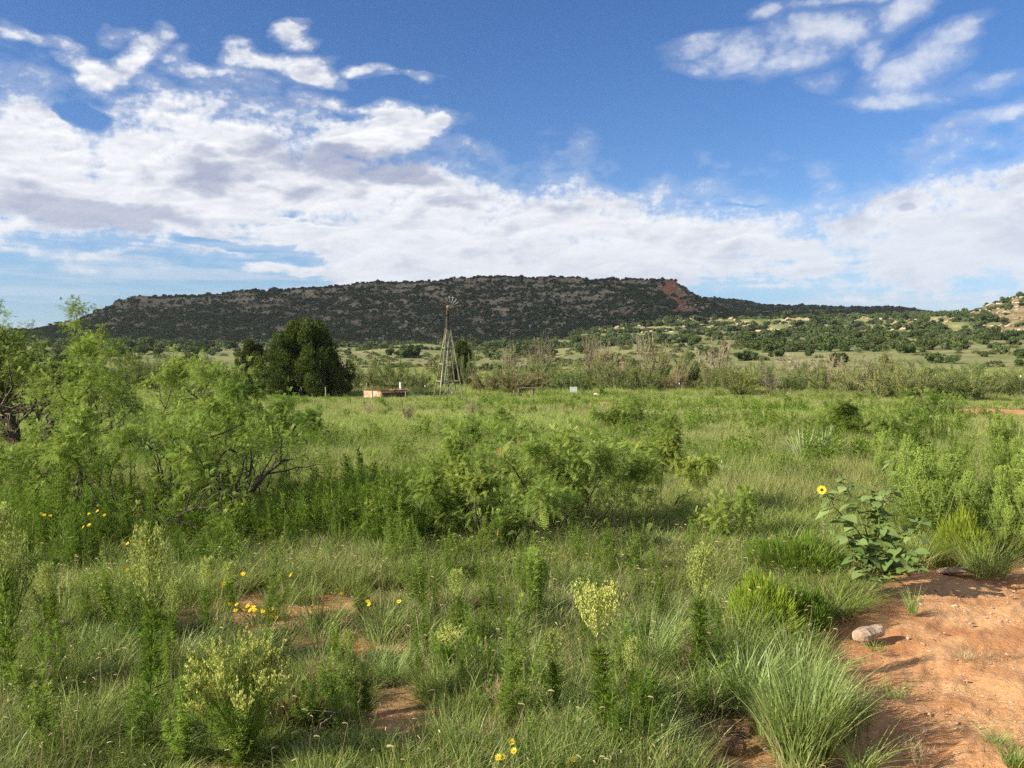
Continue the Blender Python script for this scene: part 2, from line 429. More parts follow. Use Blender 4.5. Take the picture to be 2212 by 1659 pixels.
    nl = pf(A*11+wx*3, T*22, 3, 5, .42); nbl = pf(A*13+wx*4, T*30, 3, 90, .40, True)
    rel = relief(np.clip(np.maximum(bank, left)*.6+nl*.9+nbl*.5, -.3, 2.2), .014)*.55+relief(nbl*.8+nQ*.35, .007)*.45
    thick = sstep(.5, 1.7, d1)
    hand = np.maximum.reduce([blobs([(760,350,240,46,1.25,0),(430,375,110,60,1.0,0),(190,470,330,42,1.4,-.05),(40,430,120,50,.9,0),(560,320,90,34,.6,0),(1010,425,120,24,.5,0),(1130,440,130,20,.4,0),(1940,448,36,14,1.2,.1),(640,420,150,22,.5,0)]), A*0])
    belly = sstep(.0, .55, pf(A*8, T*26, 5, 120, .55))
    grey = np.clip(np.maximum(thick*belly*.42, sstep(.0, .9, hand+nQ*.9+nbl*.3)*.78), 0, 1)
    flat = sstep(.30, .12, T)
    grey = grey*(1-.30*flat)
    shade = np.clip(.86+rel*(.26-.12*flat)*(1-.6*grey)-grey-.06*flat+nfine*.05, 0, 1)
    # thin low haze streaks
    wisp = sstep(-.25, .5, streak+pf(A*3, T*30, 4, 70)*.8)*sstep(.20, .09, T)*sstep(-.01, .03, T)
    veil = np.clip(wisp*.55, 0, 1)
    # colour of the bank fades into milky blue at the far right and low down
    milky = sstep(.18, .08, T)*.35+sstep(.1, .5, A)*sstep(.25, .12, T)*.35
    I = np.arange(A.size).reshape(A.shape)
    q = np.stack([I[:-1, :-1], I[:-1, 1:], I[1:, 1:], I[1:, :-1]], -1).reshape(-1, 4)
    Rr = 13000/np.sqrt(1+T*T)
    g = Geo(); g.add(np.stack([Rr*np.sin(A), Rr*np.cos(A), Rr*T+EYE], -1).reshape(-1, 3), q)
    m, nt = mat_new('sky'); N = NT(nt)
    at = lambda k: N.n('ShaderNodeAttribute', attribute_name=k).outputs['Fac']
    pos = N.n('ShaderNodeNewGeometry').outputs['Position']
    dv = N.n('ShaderNodeVectorMath', {0: pos}, operation='NORMALIZE').outputs[0]
    sk = N.n('ShaderNodeTexSky', {'Vector': dv}, sky_type='NISHITA', sun_disc=False, sun_elevation=R(27), sun_rotation=R(249), altitude=1000, air_density=1.0, dust_density=.4, ozone_density=3.0)
    base = N.n('ShaderNodeHueSaturation', {'Color': sk.outputs[0], 'Hue': SKY_HUE, 'Saturation': SKY_SAT, 'Value': SKY_VAL}).outputs[0]
    sp = N.n('ShaderNodeSeparateXYZ', {0: dv}).outputs[2]
    base = N.mix(N.m('MULTIPLY', N.ss(sp, .16, .02), .6), base, (2.9, 4.6, 7.0))
    fine = N.m('MULTIPLY', N.m('SUBTRACT', N.noise(dv, 110, 4, .6), .5), 1.1)
    A1_ = N.m('MAXIMUM', N.ss(N.m('ADD', at('dens1'), fine), -.22, .9), N.m('MULTIPLY', N.ss(at('dens1'), -.6, .3), .26)); A2_ = N.m('MAXIMUM', N.m('MULTIPLY', N.ss(N.m('ADD', at('dens2'), fine), -.9, 1.5), .82), N.m('MULTIPLY', N.ss(at('dens2'), -1.8, 0.), .14))
    sh = N.m('ADD', at('shade'), N.m('MULTIPLY', fine, .10), clamp=True)
    cc = N.mix(sh, (3.5, 3.95, 5.5), (9.7, 9.75, 9.9))
    cb = N.mix(at('milky'), cc, (6.9, 7.6, 8.7))
    col = N.mix(at('veil'), base, (6.0, 6.9, 8.2))
    col = N.mix(A2_, col, N.mix(.45, cc, (7.6, 8.0, 8.9)))
    col = N.mix(N.m('MULTIPLY', A1_, .97), col, cb)
    em = N.n('ShaderNodeEmission', {0: col, 1: .052}); N.n('ShaderNodeOutputMaterial', {0: em.outputs[0]})
    m.cycles.emission_sampling = 'NONE'
    me = g.mesh('sky', m, True)
    for k, v in (('dens1', d1), ('dens2', d2), ('shade', shade), ('veil', veil), ('milky', milky)):
        a = me.attributes.new(k, 'FLOAT', 'POINT'); a.data.foreach_set('value', v.ravel().astype(np.float32))
    o = link('sky', me); tag(o, 'blue sky with a long bank of white and grey clouds', 'sky', None, 'structure')
SKY_HUE, SKY_SAT, SKY_VAL = .510, 1.22, 1.40
make_sky()
world.cycles.sampling_method = 'MANUAL'; world.cycles.sample_map_resolution = 512
sc.view_settings.view_transform = 'Standard'; sc.view_settings.look = 'None'; sc.view_settings.exposure = 1.0; sc.view_settings.gamma = 1
sc.cycles.max_bounces = 4; sc.cycles.diffuse_bounces = 2; sc.cycles.transmission_bounces = 2; sc.cycles.caustics_reflective = False; sc.cycles.caustics_refractive = False; sc.cycles.glossy_bounces = 2
sc.cycles.use_denoising = False; sc.cycles.denoiser = 'OPENIMAGEDENOISE'; sc.cycles.denoising_input_passes = 'RGB_ALBEDO_NORMAL'; sc.cycles.denoising_prefilter = 'ACCURATE'; sc.cycles.sample_clamp_indirect = 4
sc.cycles.use_adaptive_sampling = True; sc.cycles.adaptive_threshold = .02

# ------------------------------------------------------------------ ground sheet and hills (one continuous relief, split into named pieces)
azs = np.concatenate([np.linspace(-180, -48, 34)[:-1], np.linspace(-48, 48, 900), np.linspace(48, 180, 34)[1:-1]])*math.pi/180
rs = np.concatenate([np.geomspace(.5, 12, 330)[:-1], np.geomspace(12, 150, 240)[:-1], np.geomspace(150, 430, 90)[:-1], np.arange(430, 980, 2.6), np.geomspace(982, 1420, 90), np.geomspace(1440, 5200, 18)])
AA, RRr = np.meshgrid(azs, rs, indexing='ij')
Zt, idx, tm, bench = terrain(AA, RRr)
far = RRr > 1420
Zt = np.where(RRr > 2500, np.minimum(Zt, 60), Zt)
Xt = RRr*np.sin(AA); Yt = RRr*np.cos(AA)
nearm = RRr < 120
dm = np.zeros_like(Zt); dm[nearm] = dirt_mask(Xt[nearm], Yt[nearm])
dm2 = dm*sstep(1.0, 2.5, RRr)
Zt = Zt + dm2*(-.035*(AA > .2) + (fbm(Xt*5, Yt*5, 4, 61)-.5)*.05 + (fbm((Xt*.75+Yt*.66)*1.1, (Xt*.66-Yt*.75)*8, 3, 63)-.5)*.06 + (fbm(Xt*24, Yt*24, 2, 62)-.5)*.018)*(RRr < 14)
dzdr = np.gradient(Zt, axis=1)/np.maximum(np.gradient(RRr, axis=1), .01)
steep = sstep(.38, .75, np.abs(dzdr))*(RRr > 200)
_px = CX + FV*np.tan(np.clip(AA, -1.2, 1.2))
steep = np.maximum(steep, (idx == 1)*sstep(.80, .84, tm)*(1-sstep(.97, .99, tm))*(1-sstep(400, 520, _px))*sstep(-.1, .3, np.sin(Zt*2.2)+.3)*.95)
na, nr = Zt.shape
co = np.stack([Xt, Yt, Zt], -1).reshape(-1, 3)
I = np.arange(na*nr).reshape(na, nr)
Inext = np.roll(I, -1, 0)
quads = np.stack([I[:, :-1], I[:, 1:], Inext[:, 1:], Inext[:, :-1]], -1)
# red scar below the right shoulder of the mesa + reddish streak on the rim
PXg = CX + FV*np.tan(np.clip(AA, -1.2, 1.2))
sc_m = np.exp(-((PXg-(1435+ (1-tm)*95))/26)**2)*sstep(.30, .42, tm)*(1-sstep(1.0, 1.02, tm)) + .75*np.exp(-((PXg-1470)/30)**2)*sstep(.2,.3,tm)*(1-sstep(.42,.55,tm)) + .5*np.exp(-((PXg-1310)/45)**2)*sstep(.88, .95, tm)*(1-sstep(1.0, 1.05, tm))
sc_m = sc_m*(idx == 1)*sstep(.35, .6, fbm(Xt*.05, Yt*.05, 3, 77)+.12)
paint = {'dirt': dm, 'steep': steep, 'scar': np.clip(sc_m, 0, 1), 'hill': ((idx == 1)*sstep(0, .1, tm) + (idx >= 2)*1.).clip(0, 1), 'bench': bench}
def terrain_piece(name, sel, mat, label, cat):
    q = quads[sel].reshape(-1, 4)
    used, inv = np.unique(q, return_inverse=True)
    g = Geo(); g.add(co[used], inv.reshape(-1, 4)[:, ::-1] if False else inv.reshape(-1, 4))
    me = g.mesh(name, mat, smooth=True)
    for k, v in paint.items():
        a = me.attributes.new(k, 'FLOAT', 'POINT'); a.data.foreach_set('value', v.reshape(-1)[used].astype(np.float32))
    o = link(name, me); tag(o, label, cat, None, 'structure'); return o
def ground_mat():
    m, nt = mat_new('ground'); N = NT(nt)
    A = lambda k: N.n('ShaderNodeAttribute', attribute_name=k).outputs['Fac']
    pos = N.n('ShaderNodeNewGeometry').outputs['Position']
    sep = N.n('ShaderNodeSeparateXYZ', {0: pos}); dist = N.m('SQRT', N.m('ADD', N.m('MULTIPLY', sep.outputs[0], sep.outputs[0]), N.m('MULTIPLY', sep.outputs[1], sep.outputs[1])))
    n1 = N.noise(pos, 2.2, 6, .6); n2 = N.noise(pos, 28, 5, .65); n3 = N.noise(pos, .35, 5, .6); n4 = N.noise(pos, .045, 5, .6); n5 = N.noise(pos, 140, 3, .6)
    red = N.mix(N.ss(n1, .35, .68), (.42, .195, .080), (.56, .315, .150))
    red = N.mix(N.m('MULTIPLY', N.ss(n2, .50, .72), .5), red, (.68, .46, .29))
    red = N.mix(N.m('MULTIPLY', N.ss(n5, .60, .70), .45), red, (.74, .56, .40))
    red = N.mix(N.m('MULTIPLY', N.ss(N.noise(pos, .9, 4, .6), .50, .68), .75), red, (.40, .165, .07))
    vo = N.n('ShaderNodeTexVoronoi', {'Vector': pos, 'Scale': 75.}); 
    peb = N.m('MULTIPLY', N.ss(vo.outputs['Distance'], .28, .16), N.ss(N.noise(pos, 3.5, 3), .50, .60))
    red = N.mix(N.m('MULTIPLY', peb, .7), red, N.mix(N.m('FRACT', N.m('MULTIPLY', vo.outputs['Color'], 3.)), (.50, .33, .2), (.62, .50, .38)))
    litter = N.mix(N.ss(n2, .4, .65), (.15, .11, .05), (.30, .23, .11))
    near = N.mix(N.ss(n1, .42, .6), N.mix(.5, litter, (.42, .20, .09)), litter)
    green = N.mix(N.ss(n3, .35, .65), (.105, .135, .032), (.15, .18, .05))
    veg = N.mix(N.ss(dist, 7., 22.), near, green)
    # far plain: pale grass, olive scrub
    farg = N.mix(N.ss(n4, .38, .62), (.155, .17, .058), (.235, .225, .095))
    farg = N.mix(N.m('MULTIPLY', N.ss(N.noise(pos, .16, 5, .7), .52, .68), .65), farg, (.075, .095, .036))
    farg = N.mix(N.m('MULTIPLY', N.ss(N.noise(pos, .06, 4, .6), .62, .70), .5), farg, (.30, .2, .12))
    veg = N.mix(N.ss(dist, 95., 150.), veg, farg)
    base = N.mix(A('dirt'), veg, red)
    # hills: dull red brown talus, cream ledges
    hs = N.mix(N.ss(N.noise(pos, .09, 6, .65), .38, .62), (.14, .10, .052), (.24, .18, .10))
    hs = N.mix(N.m('MULTIPLY', N.ss(N.noise(pos, .035, 5, .6), .5, .66), .5), hs, (.075, .085, .035))
    rk = N.mix(N.ss(N.noise(pos, .25, 5, .6), .35, .65), (.34, .25, .15), (.56, .44, .29))
    rocky = N.m('MULTIPLY', A('steep'), N.ss(N.noise(pos, .07, 5, .65), .36, .50))
    hs = N.mix(N.m('MULTIPLY', rocky, .9), hs, rk)
    hs = N.mix(N.m('MULTIPLY', A('scar'), N.ss(N.noise(pos, .12, 5, .65), .24, .52)), hs, (.46, .16, .085))
    bn = N.mix(N.m('MULTIPLY', N.m('MULTIPLY', A('steep'), A('bench')), N.m('MULTIPLY', N.ss(N.noise(pos, .16, 5, .6), .48, .60), .8)), N.mix(N.m('MULTIPLY', A('bench'), .45), base, (.11, .125, .05)), (.46, .35, .23))
    col = N.mix(A('hill'), bn, hs)
    bs = N.n('ShaderNodeBsdfPrincipled', {'Base Color': col, 'Roughness': .95, 'Specular IOR Level': .15})
    h = N.m('ADD', N.m('MULTIPLY', n2, .6), N.m('ADD', N.m('MULTIPLY', n5, .22), N.m('MULTIPLY', peb, .35)))
    b1 = N.n('ShaderNodeBump', {'Height': h, 'Strength': .8, 'Distance': .03})
    b2 = N.n('ShaderNodeBump', {'Height': N.noise(pos, .3, 6, .65), 'Strength': N.m('MULTIPLY', A('hill'), .8), 'Distance': 3., 'Normal': b1.outputs[0]})
    nt.links.new(b2.outputs[0], bs.inputs['Normal']); N.n('ShaderNodeOutputMaterial', {0: bs.outputs[0]})
    return m
GM = ground_mat()
qi = np.maximum.reduce([idx[:, :-1], idx[:, 1:], np.roll(idx, -1, 0)[:, :-1], np.roll(idx, -1, 0)[:, 1:]])
qd = (dm[:, :-1] > .5) & (RRr[:, :-1] < 14) & (PXg[:, :-1] > 1450) & (np.abs(AA[:, :-1]) < 1.4)
terrain_piece('dirt_track', (qi == 0) & qd, GM, 'bare reddish orange dirt with gravel at the lower right', 'dirt track')
terrain_piece('ground', (qi == 0) & ~qd, GM, 'grassy plain running from the weeds to the foot of the hills', 'ground')
terrain_piece('mesa', qi == 1, GM, 'long dark flat-topped mesa with pale ledges and a red scar', 'mesa')
terrain_piece('far_ridge', qi == 2, GM, 'low dark ridge far behind, right of the mesa', 'ridge')
terrain_piece('rocky_hill', qi == 3, GM, 'pale rocky hillside rising at the right edge', 'hill')

# ------------------------------------------------------------------ the cloud whose shade lies over the mesa (it floats outside the frame, up-sun)
def cloud_shade():
    g = Geo(); r = np.random.default_rng(5)
    k = (900-60)/SUN[2]*SUN
    poly = np.array([(-700,440),(-330,490),(-160,520),(-40,510),(60,520),(130,560),(190,640),(250,700),(340,760),(560,900),(900,1150),(900,1700),(-700,1700),(-800,900)], float)
    n = 0
    for i in range(4200):
        x = r.uniform(-800, 900); y = r.uniform(440, 1700)
        if not inside(poly, np.array([x]), np.array([y]))[0]: continue
        e = edge_dist(poly, np.array([x]), np.array([y]))[0]
        if fbm(np.array([x*.008]), np.array([y*.008]), 3, 99)[0] > .62 and x > 60: continue
        s = min(r.uniform(28, 80), 14+e*1.0)
        lumpy(g, (x+k[0], y+k[1], 60+k[2]+r.normal()*12), (s, s, s*.5), r, .3, 1, .5)
        n += 1
        if n > 1100: break
    m, nt_ = mat_new('cloud_white'); M = NT(nt_)
    d = M.n('ShaderNodeBsdfDiffuse', {'Color': (.9, .9, .92, 1)}); M.n('ShaderNodeOutputMaterial', {0: d.outputs[0]})
    o = link('cloud', g.mesh('cloud', m, True)); tag(o, 'white cloud floating between the sun and the mesa', 'cloud', None, 'structure')
cloud_shade()

# ------------------------------------------------------------------ thin air between here and the hills
def haze():
    m, nt = mat_new('haze'); N = NT(nt)
    v = N.n('ShaderNodeVolumePrincipled', {'Color': (.86, .92, 1., 1), 'Density': .00007, 'Anisotropy': .2}); o_ = N.n('ShaderNodeOutputMaterial'); nt.links.new(v.outputs[0], o_.inputs['Volume'])
    g = Geo(); a, b, z0, z1 = 5600., 5600., -12., float(Zt.max())+9
    V = [[x, y, z] for z in (z0, z1) for x, y in ((-a, -b), (a, -b), (a, b), (-a, b))]
    g.add(V, [[3, 2, 1, 0], [4, 5, 6, 7], [0, 1, 5, 4], [1, 2, 6, 5], [2, 3, 7, 6], [3, 0, 4, 7]])
    o = link('haze', g.mesh('haze', m)); tag(o, 'thin bluish haze veiling the distant hills', 'haze', None, 'stuff')
haze()
# ------------------------------------------------------------------ junipers and rocks on plain and hills
M_JUN = leafmat('juniper_leaf', (.045, .066, .022), (.100, .130, .042), trans=.12, hue=.03, val=.45, gloss=.0)
M_JUNI = leafmat('juniper_leaf_far', (.050, .070, .030), (.105, .130, .050), trans=.08, hue=.03, val=.5, gloss=.0)
M_SCRUB = leafmat('scrub_leaf', (.085, .105, .035), (.165, .18, .065), trans=.12, hue=.04, val=.4, gloss=.0)
M_BARK = solid('bark', (.055, .042, .034), (.13, .105, .085), 12, .95, .8, bdist=.02)
M_ROCK = solid('rock', (.28, .20, .125), (.47, .37, .255), 1.1, .9, .8, bscale=2.5, bdist=.15)
M_ROCKD = solid('rock_dull', (.38, .29, .19), (.62, .50, .36), .8, .9, .8, bscale=2.0, bdist=.15)
M_ROCKN = solid('rock_near', (.22, .15, .105), (.40, .31, .23), 14, .9, .9, bscale=30, bdist=.012)
M_CLOD = solid('dry_clod', (.36, .19, .10), (.52, .33, .20), 12, .95, 1., bscale=34, bdist=.02)

def juniper_mesh(name, seed, n=420, mat=None, leafsz=.30, core=True, squat=.8):
    """unit tree: height about 1 (z 0..1), width about 1.1"""
    r = np.random.default_rng(seed); g = Geo()
    k = r.integers(5, 9)
    C0 = np.stack([r.normal(0, .20, k), r.normal(0, .20, k), r.uniform(.28, .66, k)], 1); C0[0] = (0, 0, .5)
    S = r.uniform(.18, .32, k); S[0] = .36
    for c, s in zip(C0, S):
        if core: lumpy(g, c, (s*.92, s*.92, s*.85), r, .35, 1, r.uniform(.0, .5), 1.6)
    lumpy(g, (0, 0, .12), (.34, .34, .22), r, .3, 1, .2)
    w = S**2; w = w/w.sum(); ci = r.choice(k, n, p=w)
    d = randdir(r, n, .25); P = C0[ci]+d*S[ci][:, None]*r.uniform(.75, 1.12, n)[:, None]
    P[:, 2] = np.clip(P[:, 2], .03, 2)
    L = leafsz*r.uniform(.35, .8, n)
    A = nrm(d*.8+randdir(r, n)*.6+np.array([0, 0, .5])); W = np.cross(A, randdir(r, n))
    leaf(g, P-A*L[:, None]*.4, A, W, L, L*.7, r.uniform(0, 1, n))
    return g.mesh(name, mat)
JP = [juniper_mesh('crown', 100+i, 420, M_JUN, .26) for i in range(8)]
JF = [juniper_mesh('crown_far', 200+i, 130, M_JUNI, .34) for i in range(6)]
def scrub_mesh(name, seed, mat, n=260):
    r = np.random.default_rng(seed); g = Geo()
    d = randdir(r, n, .5); d[:, 2] = np.abs(d[:, 2])
    P = d*np.array([.55, .55, .6])*(r.uniform(.25, 1, n)**.5)[:, None]
    A = nrm(d+randdir(r, n)*.7); W = np.cross(A, randdir(r, n))
    leaf(g, P, A, W, r.uniform(.10, .26, n), r.uniform(.06, .14, n), r.uniform(0, 1, n))
    return g.mesh(name, mat)
SCR = [scrub_mesh('scrub', 300+i, M_SCRUB) for i in range(5)]
def rock_mesh(name, seed, mat, sub=2, flat=.6, amp=.35):
    import bmesh
    r = np.random.default_rng(seed); bm = bmesh.new()
    n = 26
    for i in range(n):
        d = randdir(r, 1)[0]; p = d*np.array([1, .75, flat])*r.uniform(.75, 1.05)
        bm.verts.new(p)
    q = bmesh.ops.convex_hull(bm, input=bm.verts)
    for v in [v for v in bm.verts if not v.link_faces]: bm.verts.remove(v)
    bmesh.ops.subdivide_edges(bm, edges=bm.edges[:], cuts=1, use_grid_fill=True, smooth=.15)
    for v in bm.verts: v.co += v.co.normalized()*float(r.normal(0, .035))*amp*3
    bmesh.ops.triangulate(bm, faces=bm.faces[:])
    V = np.array([v.co[:] for v in bm.verts]); bm.verts.index_update()
    F = np.array([[v.index for v in f.verts] for f in bm.faces]); bm.free()
    g = Geo(); g.add(V, F, .5); return g.mesh(name, mat)
RK = [rock_mesh('rock', 400+i, M_ROCK) for i in range(7)]
RKD = [rock_mesh('rock', 400+i, M_ROCKD, flat=.45) for i in range(7)]

def polar_pts(r, n, a0, a1, r0, r1, p=1.):
    a = r.uniform(a0, a1, n); rr = (r0**(p+1)+(r1**(p+1)-r0**(p+1))*r.random(n))**(1/(p+1))
    return a, rr
rj = np.random.default_rng(77)
# --- candidates everywhere, density by zone
a, rr = polar_pts(rj, 120000, R(-36), R(36), 170, 1450, .55)
z, ix, tmm, bn = terrain(a, rr)
px = CX+FV*np.tan(a)
x, y = rr*np.sin(a), rr*np.cos(a)
cl = fbm(x*.022, y*.022, 4, 130); cl2 = fbm(x*.006, y*.006, 3, 140)
wR = sstep(900, 1400, px)
cl3_ = fbm(x*.08, y*.08, 3, 146); dens = np.zeros_like(a)
pl = ix == 0
# plain: sparse near, thicker towards the hill foot; on the right a wooded bench
dl = np.interp(rr, [170, 260, 380, 470, 540, 600, 700], [.005, .03, .10, .22, .55, .8, .8])*(1-wR)
dr = np.interp(rr, [170, 260, 330, 400, 450, 560, 700, 900], [.008, .07, .22, .42, .95, 1.05, 1.2, 1.2])*wR
dens = np.where(pl, (dl*sstep(.34, .62, cl)+dr*sstep(.30, .60, .5*cl+.5*cl3_)), 0)
cl3 = fbm(x*.09, y*.09, 3, 145)
dens = np.where(ix == 1, 1.35*sstep(.22, .50, .35*cl+.65*cl3+.10*cl2), dens)
dens = np.where(ix == 2, .95*sstep(.22, .42, cl), dens)
dens = np.where(ix == 3, .26*sstep(.35, .55, cl), dens)
# fewer trees on the red scar and along the pale ledges at the left end of the rim
dens = np.where((ix == 1) & (np.abs(px-(1435+(1-tmm)*95)) < 30) & (tmm > .35) & (tmm < .95), dens*.18, dens)
dens = np.where((ix == 1) & (px < 460) & (tmm > .80) & (tmm < .98), dens*.3, dens)
keep = rj.random(len(a)) < dens*np.where(ix >= 2, .55, .72)
a, rr, x, y, z, ix, tmm, px = [q[keep] for q in (a, rr, x, y, z, ix, tmm, px)]
size = np.exp(rj.normal(0, .30, len(a)))*np.where(ix == 0, 2.6, 2.2)
size = np.clip(size, 1.2, 5.5)
# fringe along the rim of the mesa and ridges
for tab, r0, i_ in ((RIM, 884, 1), (FAR, 1344, 2), (RH, 645, 3)):
    aa = rj.uniform(max(tab[0][0], R(-36)), min(tab[0][-1], R(36)), 330 if i_ != 3 else 40)
    if i_ == 1: aa = aa[(CX+FV*np.tan(aa) < 1600)]
    r_ = r0+rj.uniform(-4, 30, len(aa))
    zz_, ii_, t_, _ = terrain(aa, r_)
    ok = ii_ == i_
    a = np.r_[a, aa[ok]]; rr = np.r_[rr, r_[ok]]; z = np.r_[z, zz_[ok]]; ix = np.r_[ix, ii_[ok]]; tmm = np.r_[tmm, t_[ok]]
    size = np.r_[size, rj.uniform(1.2, 3.6, ok.sum())]
x, y = rr*np.sin(a), rr*np.cos(a); px = CX+FV*np.tan(a)
app = size/rr
order = np.argsort(-np.where(ix == 0, app, 0)); NI = 270
ind = order[:NI]; rest = order[NI:]
def plain_zone(px_, rr_):
    cols = [(-1e9, 240, 'at the far left edge'), (240, 560, 'left of the big juniper'), (560, 760, 'behind the big juniper'), (760, 930, 'behind the concrete tank'), (930, 1010, 'behind the windmill'),
            (1010, 1200, 'between windmill and white sign'), (1200, 1290, 'behind the white sign'), (1290, 1420, 'right of the white sign'), (1420, 1530, 'below the red scar'), (1530, 1660, "below the mesa's right end"), (1660, 1800, 'below the far ridge'),
            (1800, 1950, 'above the meadow mesquite'), (1950, 2080, 'beside the rocky hill'), (2080, 1e9, 'below the rocky hill')]
    c = next(t for lo, hi, t in cols if lo <= px_ < hi)
    return ('near' if rr_ < 330 else 'middle' if rr_ < 430 else 'far'), c
for i in ind:
    o = link('juniper', JP[int(rj.integers(8))], None, (x[i], y[i], z[i]-.05*size[i]), (0, 0, rj.uniform(0, 6.28)), (size[i]*rj.uniform(1.0, 1.35), size[i]*rj.uniform(1.0, 1.35), size[i]*rj.uniform(.75, 1.)))
    tag(o, 'x', 'juniper', 'junipers dotted over the plain below the hills')
    d, c = plain_zone(px[i], rr[i])
    register(o, {'near': 'rounded dark juniper on near plain', 'middle': 'small dark juniper on middle plain', 'far': 'tiny dark juniper on distant plain'}[d], c, 'junipers')
n = len(rest)
scatter('juniper_woodland', np.stack([x[rest], y[rest], z[rest]-.1], 1), np.stack([rj.normal(0, .05, n), rj.normal(0, .05, n), rj.uniform(0, 6.28, n)], 1),
        np.stack([size[rest]*rj.uniform(.95, 1.35, n), size[rest]*rj.uniform(.95, 1.35, n), size[rest]*rj.uniform(.75, 1.05, n)], 1), rj.integers(0, 6, n), JF, None,
        'countless dark junipers covering the mesa, ridge and wooded bench', 'woodland')
# olive scrub on the plain
a, rr = polar_pts(rj, 15000, R(-36), R(36), 120, 640, .5)
z, ix, _, _ = terrain(a, rr); x, y = rr*np.sin(a), rr*np.cos(a)
k = (rj.random(len(a)) < sstep(.36, .62, fbm(x*.03, y*.03, 4, 150))*np.interp(rr, [120, 200, 300, 640], [.7, .5, .33, .25])) & (ix == 0)
a, rr, x, y, z = [q[k] for q in (a, rr, x, y, z)]; n = len(a); s = np.exp(rj.normal(0, .4, n))*1.35
scatter('scrub', np.stack([x, y, z-.1], 1), np.stack([np.zeros(n), np.zeros(n), rj.uniform(0, 6.28, n)], 1), np.stack([s*1.3, s*1.3, s*.8], 1), rj.integers(0, 5, n), SCR, None,
        'low olive scrub strewn over the grassy plain', 'scrub')
# rocks strewn over the hill slopes (past counting) and boulders of the pale bench
def rocks(n, zone, r0, r1, smin, smax, sd):
    a, rr = polar_pts(rj, n, R(-34), R(36), r0, r1, .4); z, ix, t, b = terrain(a, rr); x, y = rr*np.sin(a), rr*np.cos(a)
    px = CX+FV*np.tan(a)
    f = fbm(x*.02, y*.02, 4, 160)
    if zone == 'mesa':
        k = (ix == 1) & (rj.random(n) < sstep(.44, .64, f+.10*sstep(700, 1100, px)*(1-sstep(.5, .9, t))+.12*(px < 460)*sstep(.75, .85, t)))
    elif zone == 'hill': k = (ix == 3) & (f > .36)
    elif zone == 'far': k = (ix == 2) & (f > .52)
    else:
        k = (ix == 0) & (b > .3) & (fbm(x*.03, y*.03, 3, 91) > .47) & (rj.random(n) < .9)
    a, rr, x, y, z = [q[k] for q in (a, rr, x, y, z)]
    s = np.clip(smin*(1-rj.random(len(a)))**(-.55), smin, smax)
    return x, y, z, s, rr
sets = [rocks(34000, 'mesa', 605, 900, .9, 3.4, 1), rocks(7000, 'hill', 430, 660, .9, 4.0, 2), rocks(3000, 'far', 1000, 1350, 1.0, 4.5, 3)]
x, y, z, s, rr = [np.concatenate([q[i] for q in sets]) for i in range(5)]; n = len(x)
scatter('slope_rocks', np.stack([x, y, z+s*.05], 1), np.stack([rj.normal(0, .3, n), rj.normal(0, .3, n), rj.uniform(0, 6.28, n)], 1), np.stack([s*rj.uniform(.8, 1.5, n), s*rj.uniform(.6, 1.1, n), s*rj.uniform(.5, .9, n)], 1)*.62, rj.integers(0, 7, n), RKD, None,
        'pale sandstone slabs strewn over the hill slopes', 'rocks')
x, y, z, s, rr = rocks(4200, 'bench', 455, 640, .9, 2.5, 4)
o_ = np.argsort(-s/rr); NB = min(120, len(o_))
for i in o_[:NB]:
    o = link('boulder', RK[int(rj.integers(7))], None, (x[i], y[i], z[i]+.1*s[i]), (rj.normal()*.2, rj.normal()*.2, rj.uniform(0, 6.28)), (s[i]*1.15, s[i]*.9, s[i]*.62))
    tag(o, 'x', 'boulder', 'pale boulders along the rocky bench')
    register(o, 'cream boulder on the rocky bench', plain_zone(CX+FV*x[i]/y[i], 500)[1], 'boulders')
i = o_[NB:]; n = len(i)
scatter('bench_rocks', np.stack([x[i], y[i], z[i]], 1), np.stack([rj.normal(0, .2, n), rj.normal(0, .2, n), rj.uniform(0, 6.28, n)], 1), np.stack([s[i]*1.2, s[i]*.9, s[i]*.6], 1), rj.integers(0, 7, n), RK, None,
        'smaller pale rocks strewn along the bench', 'rocks')
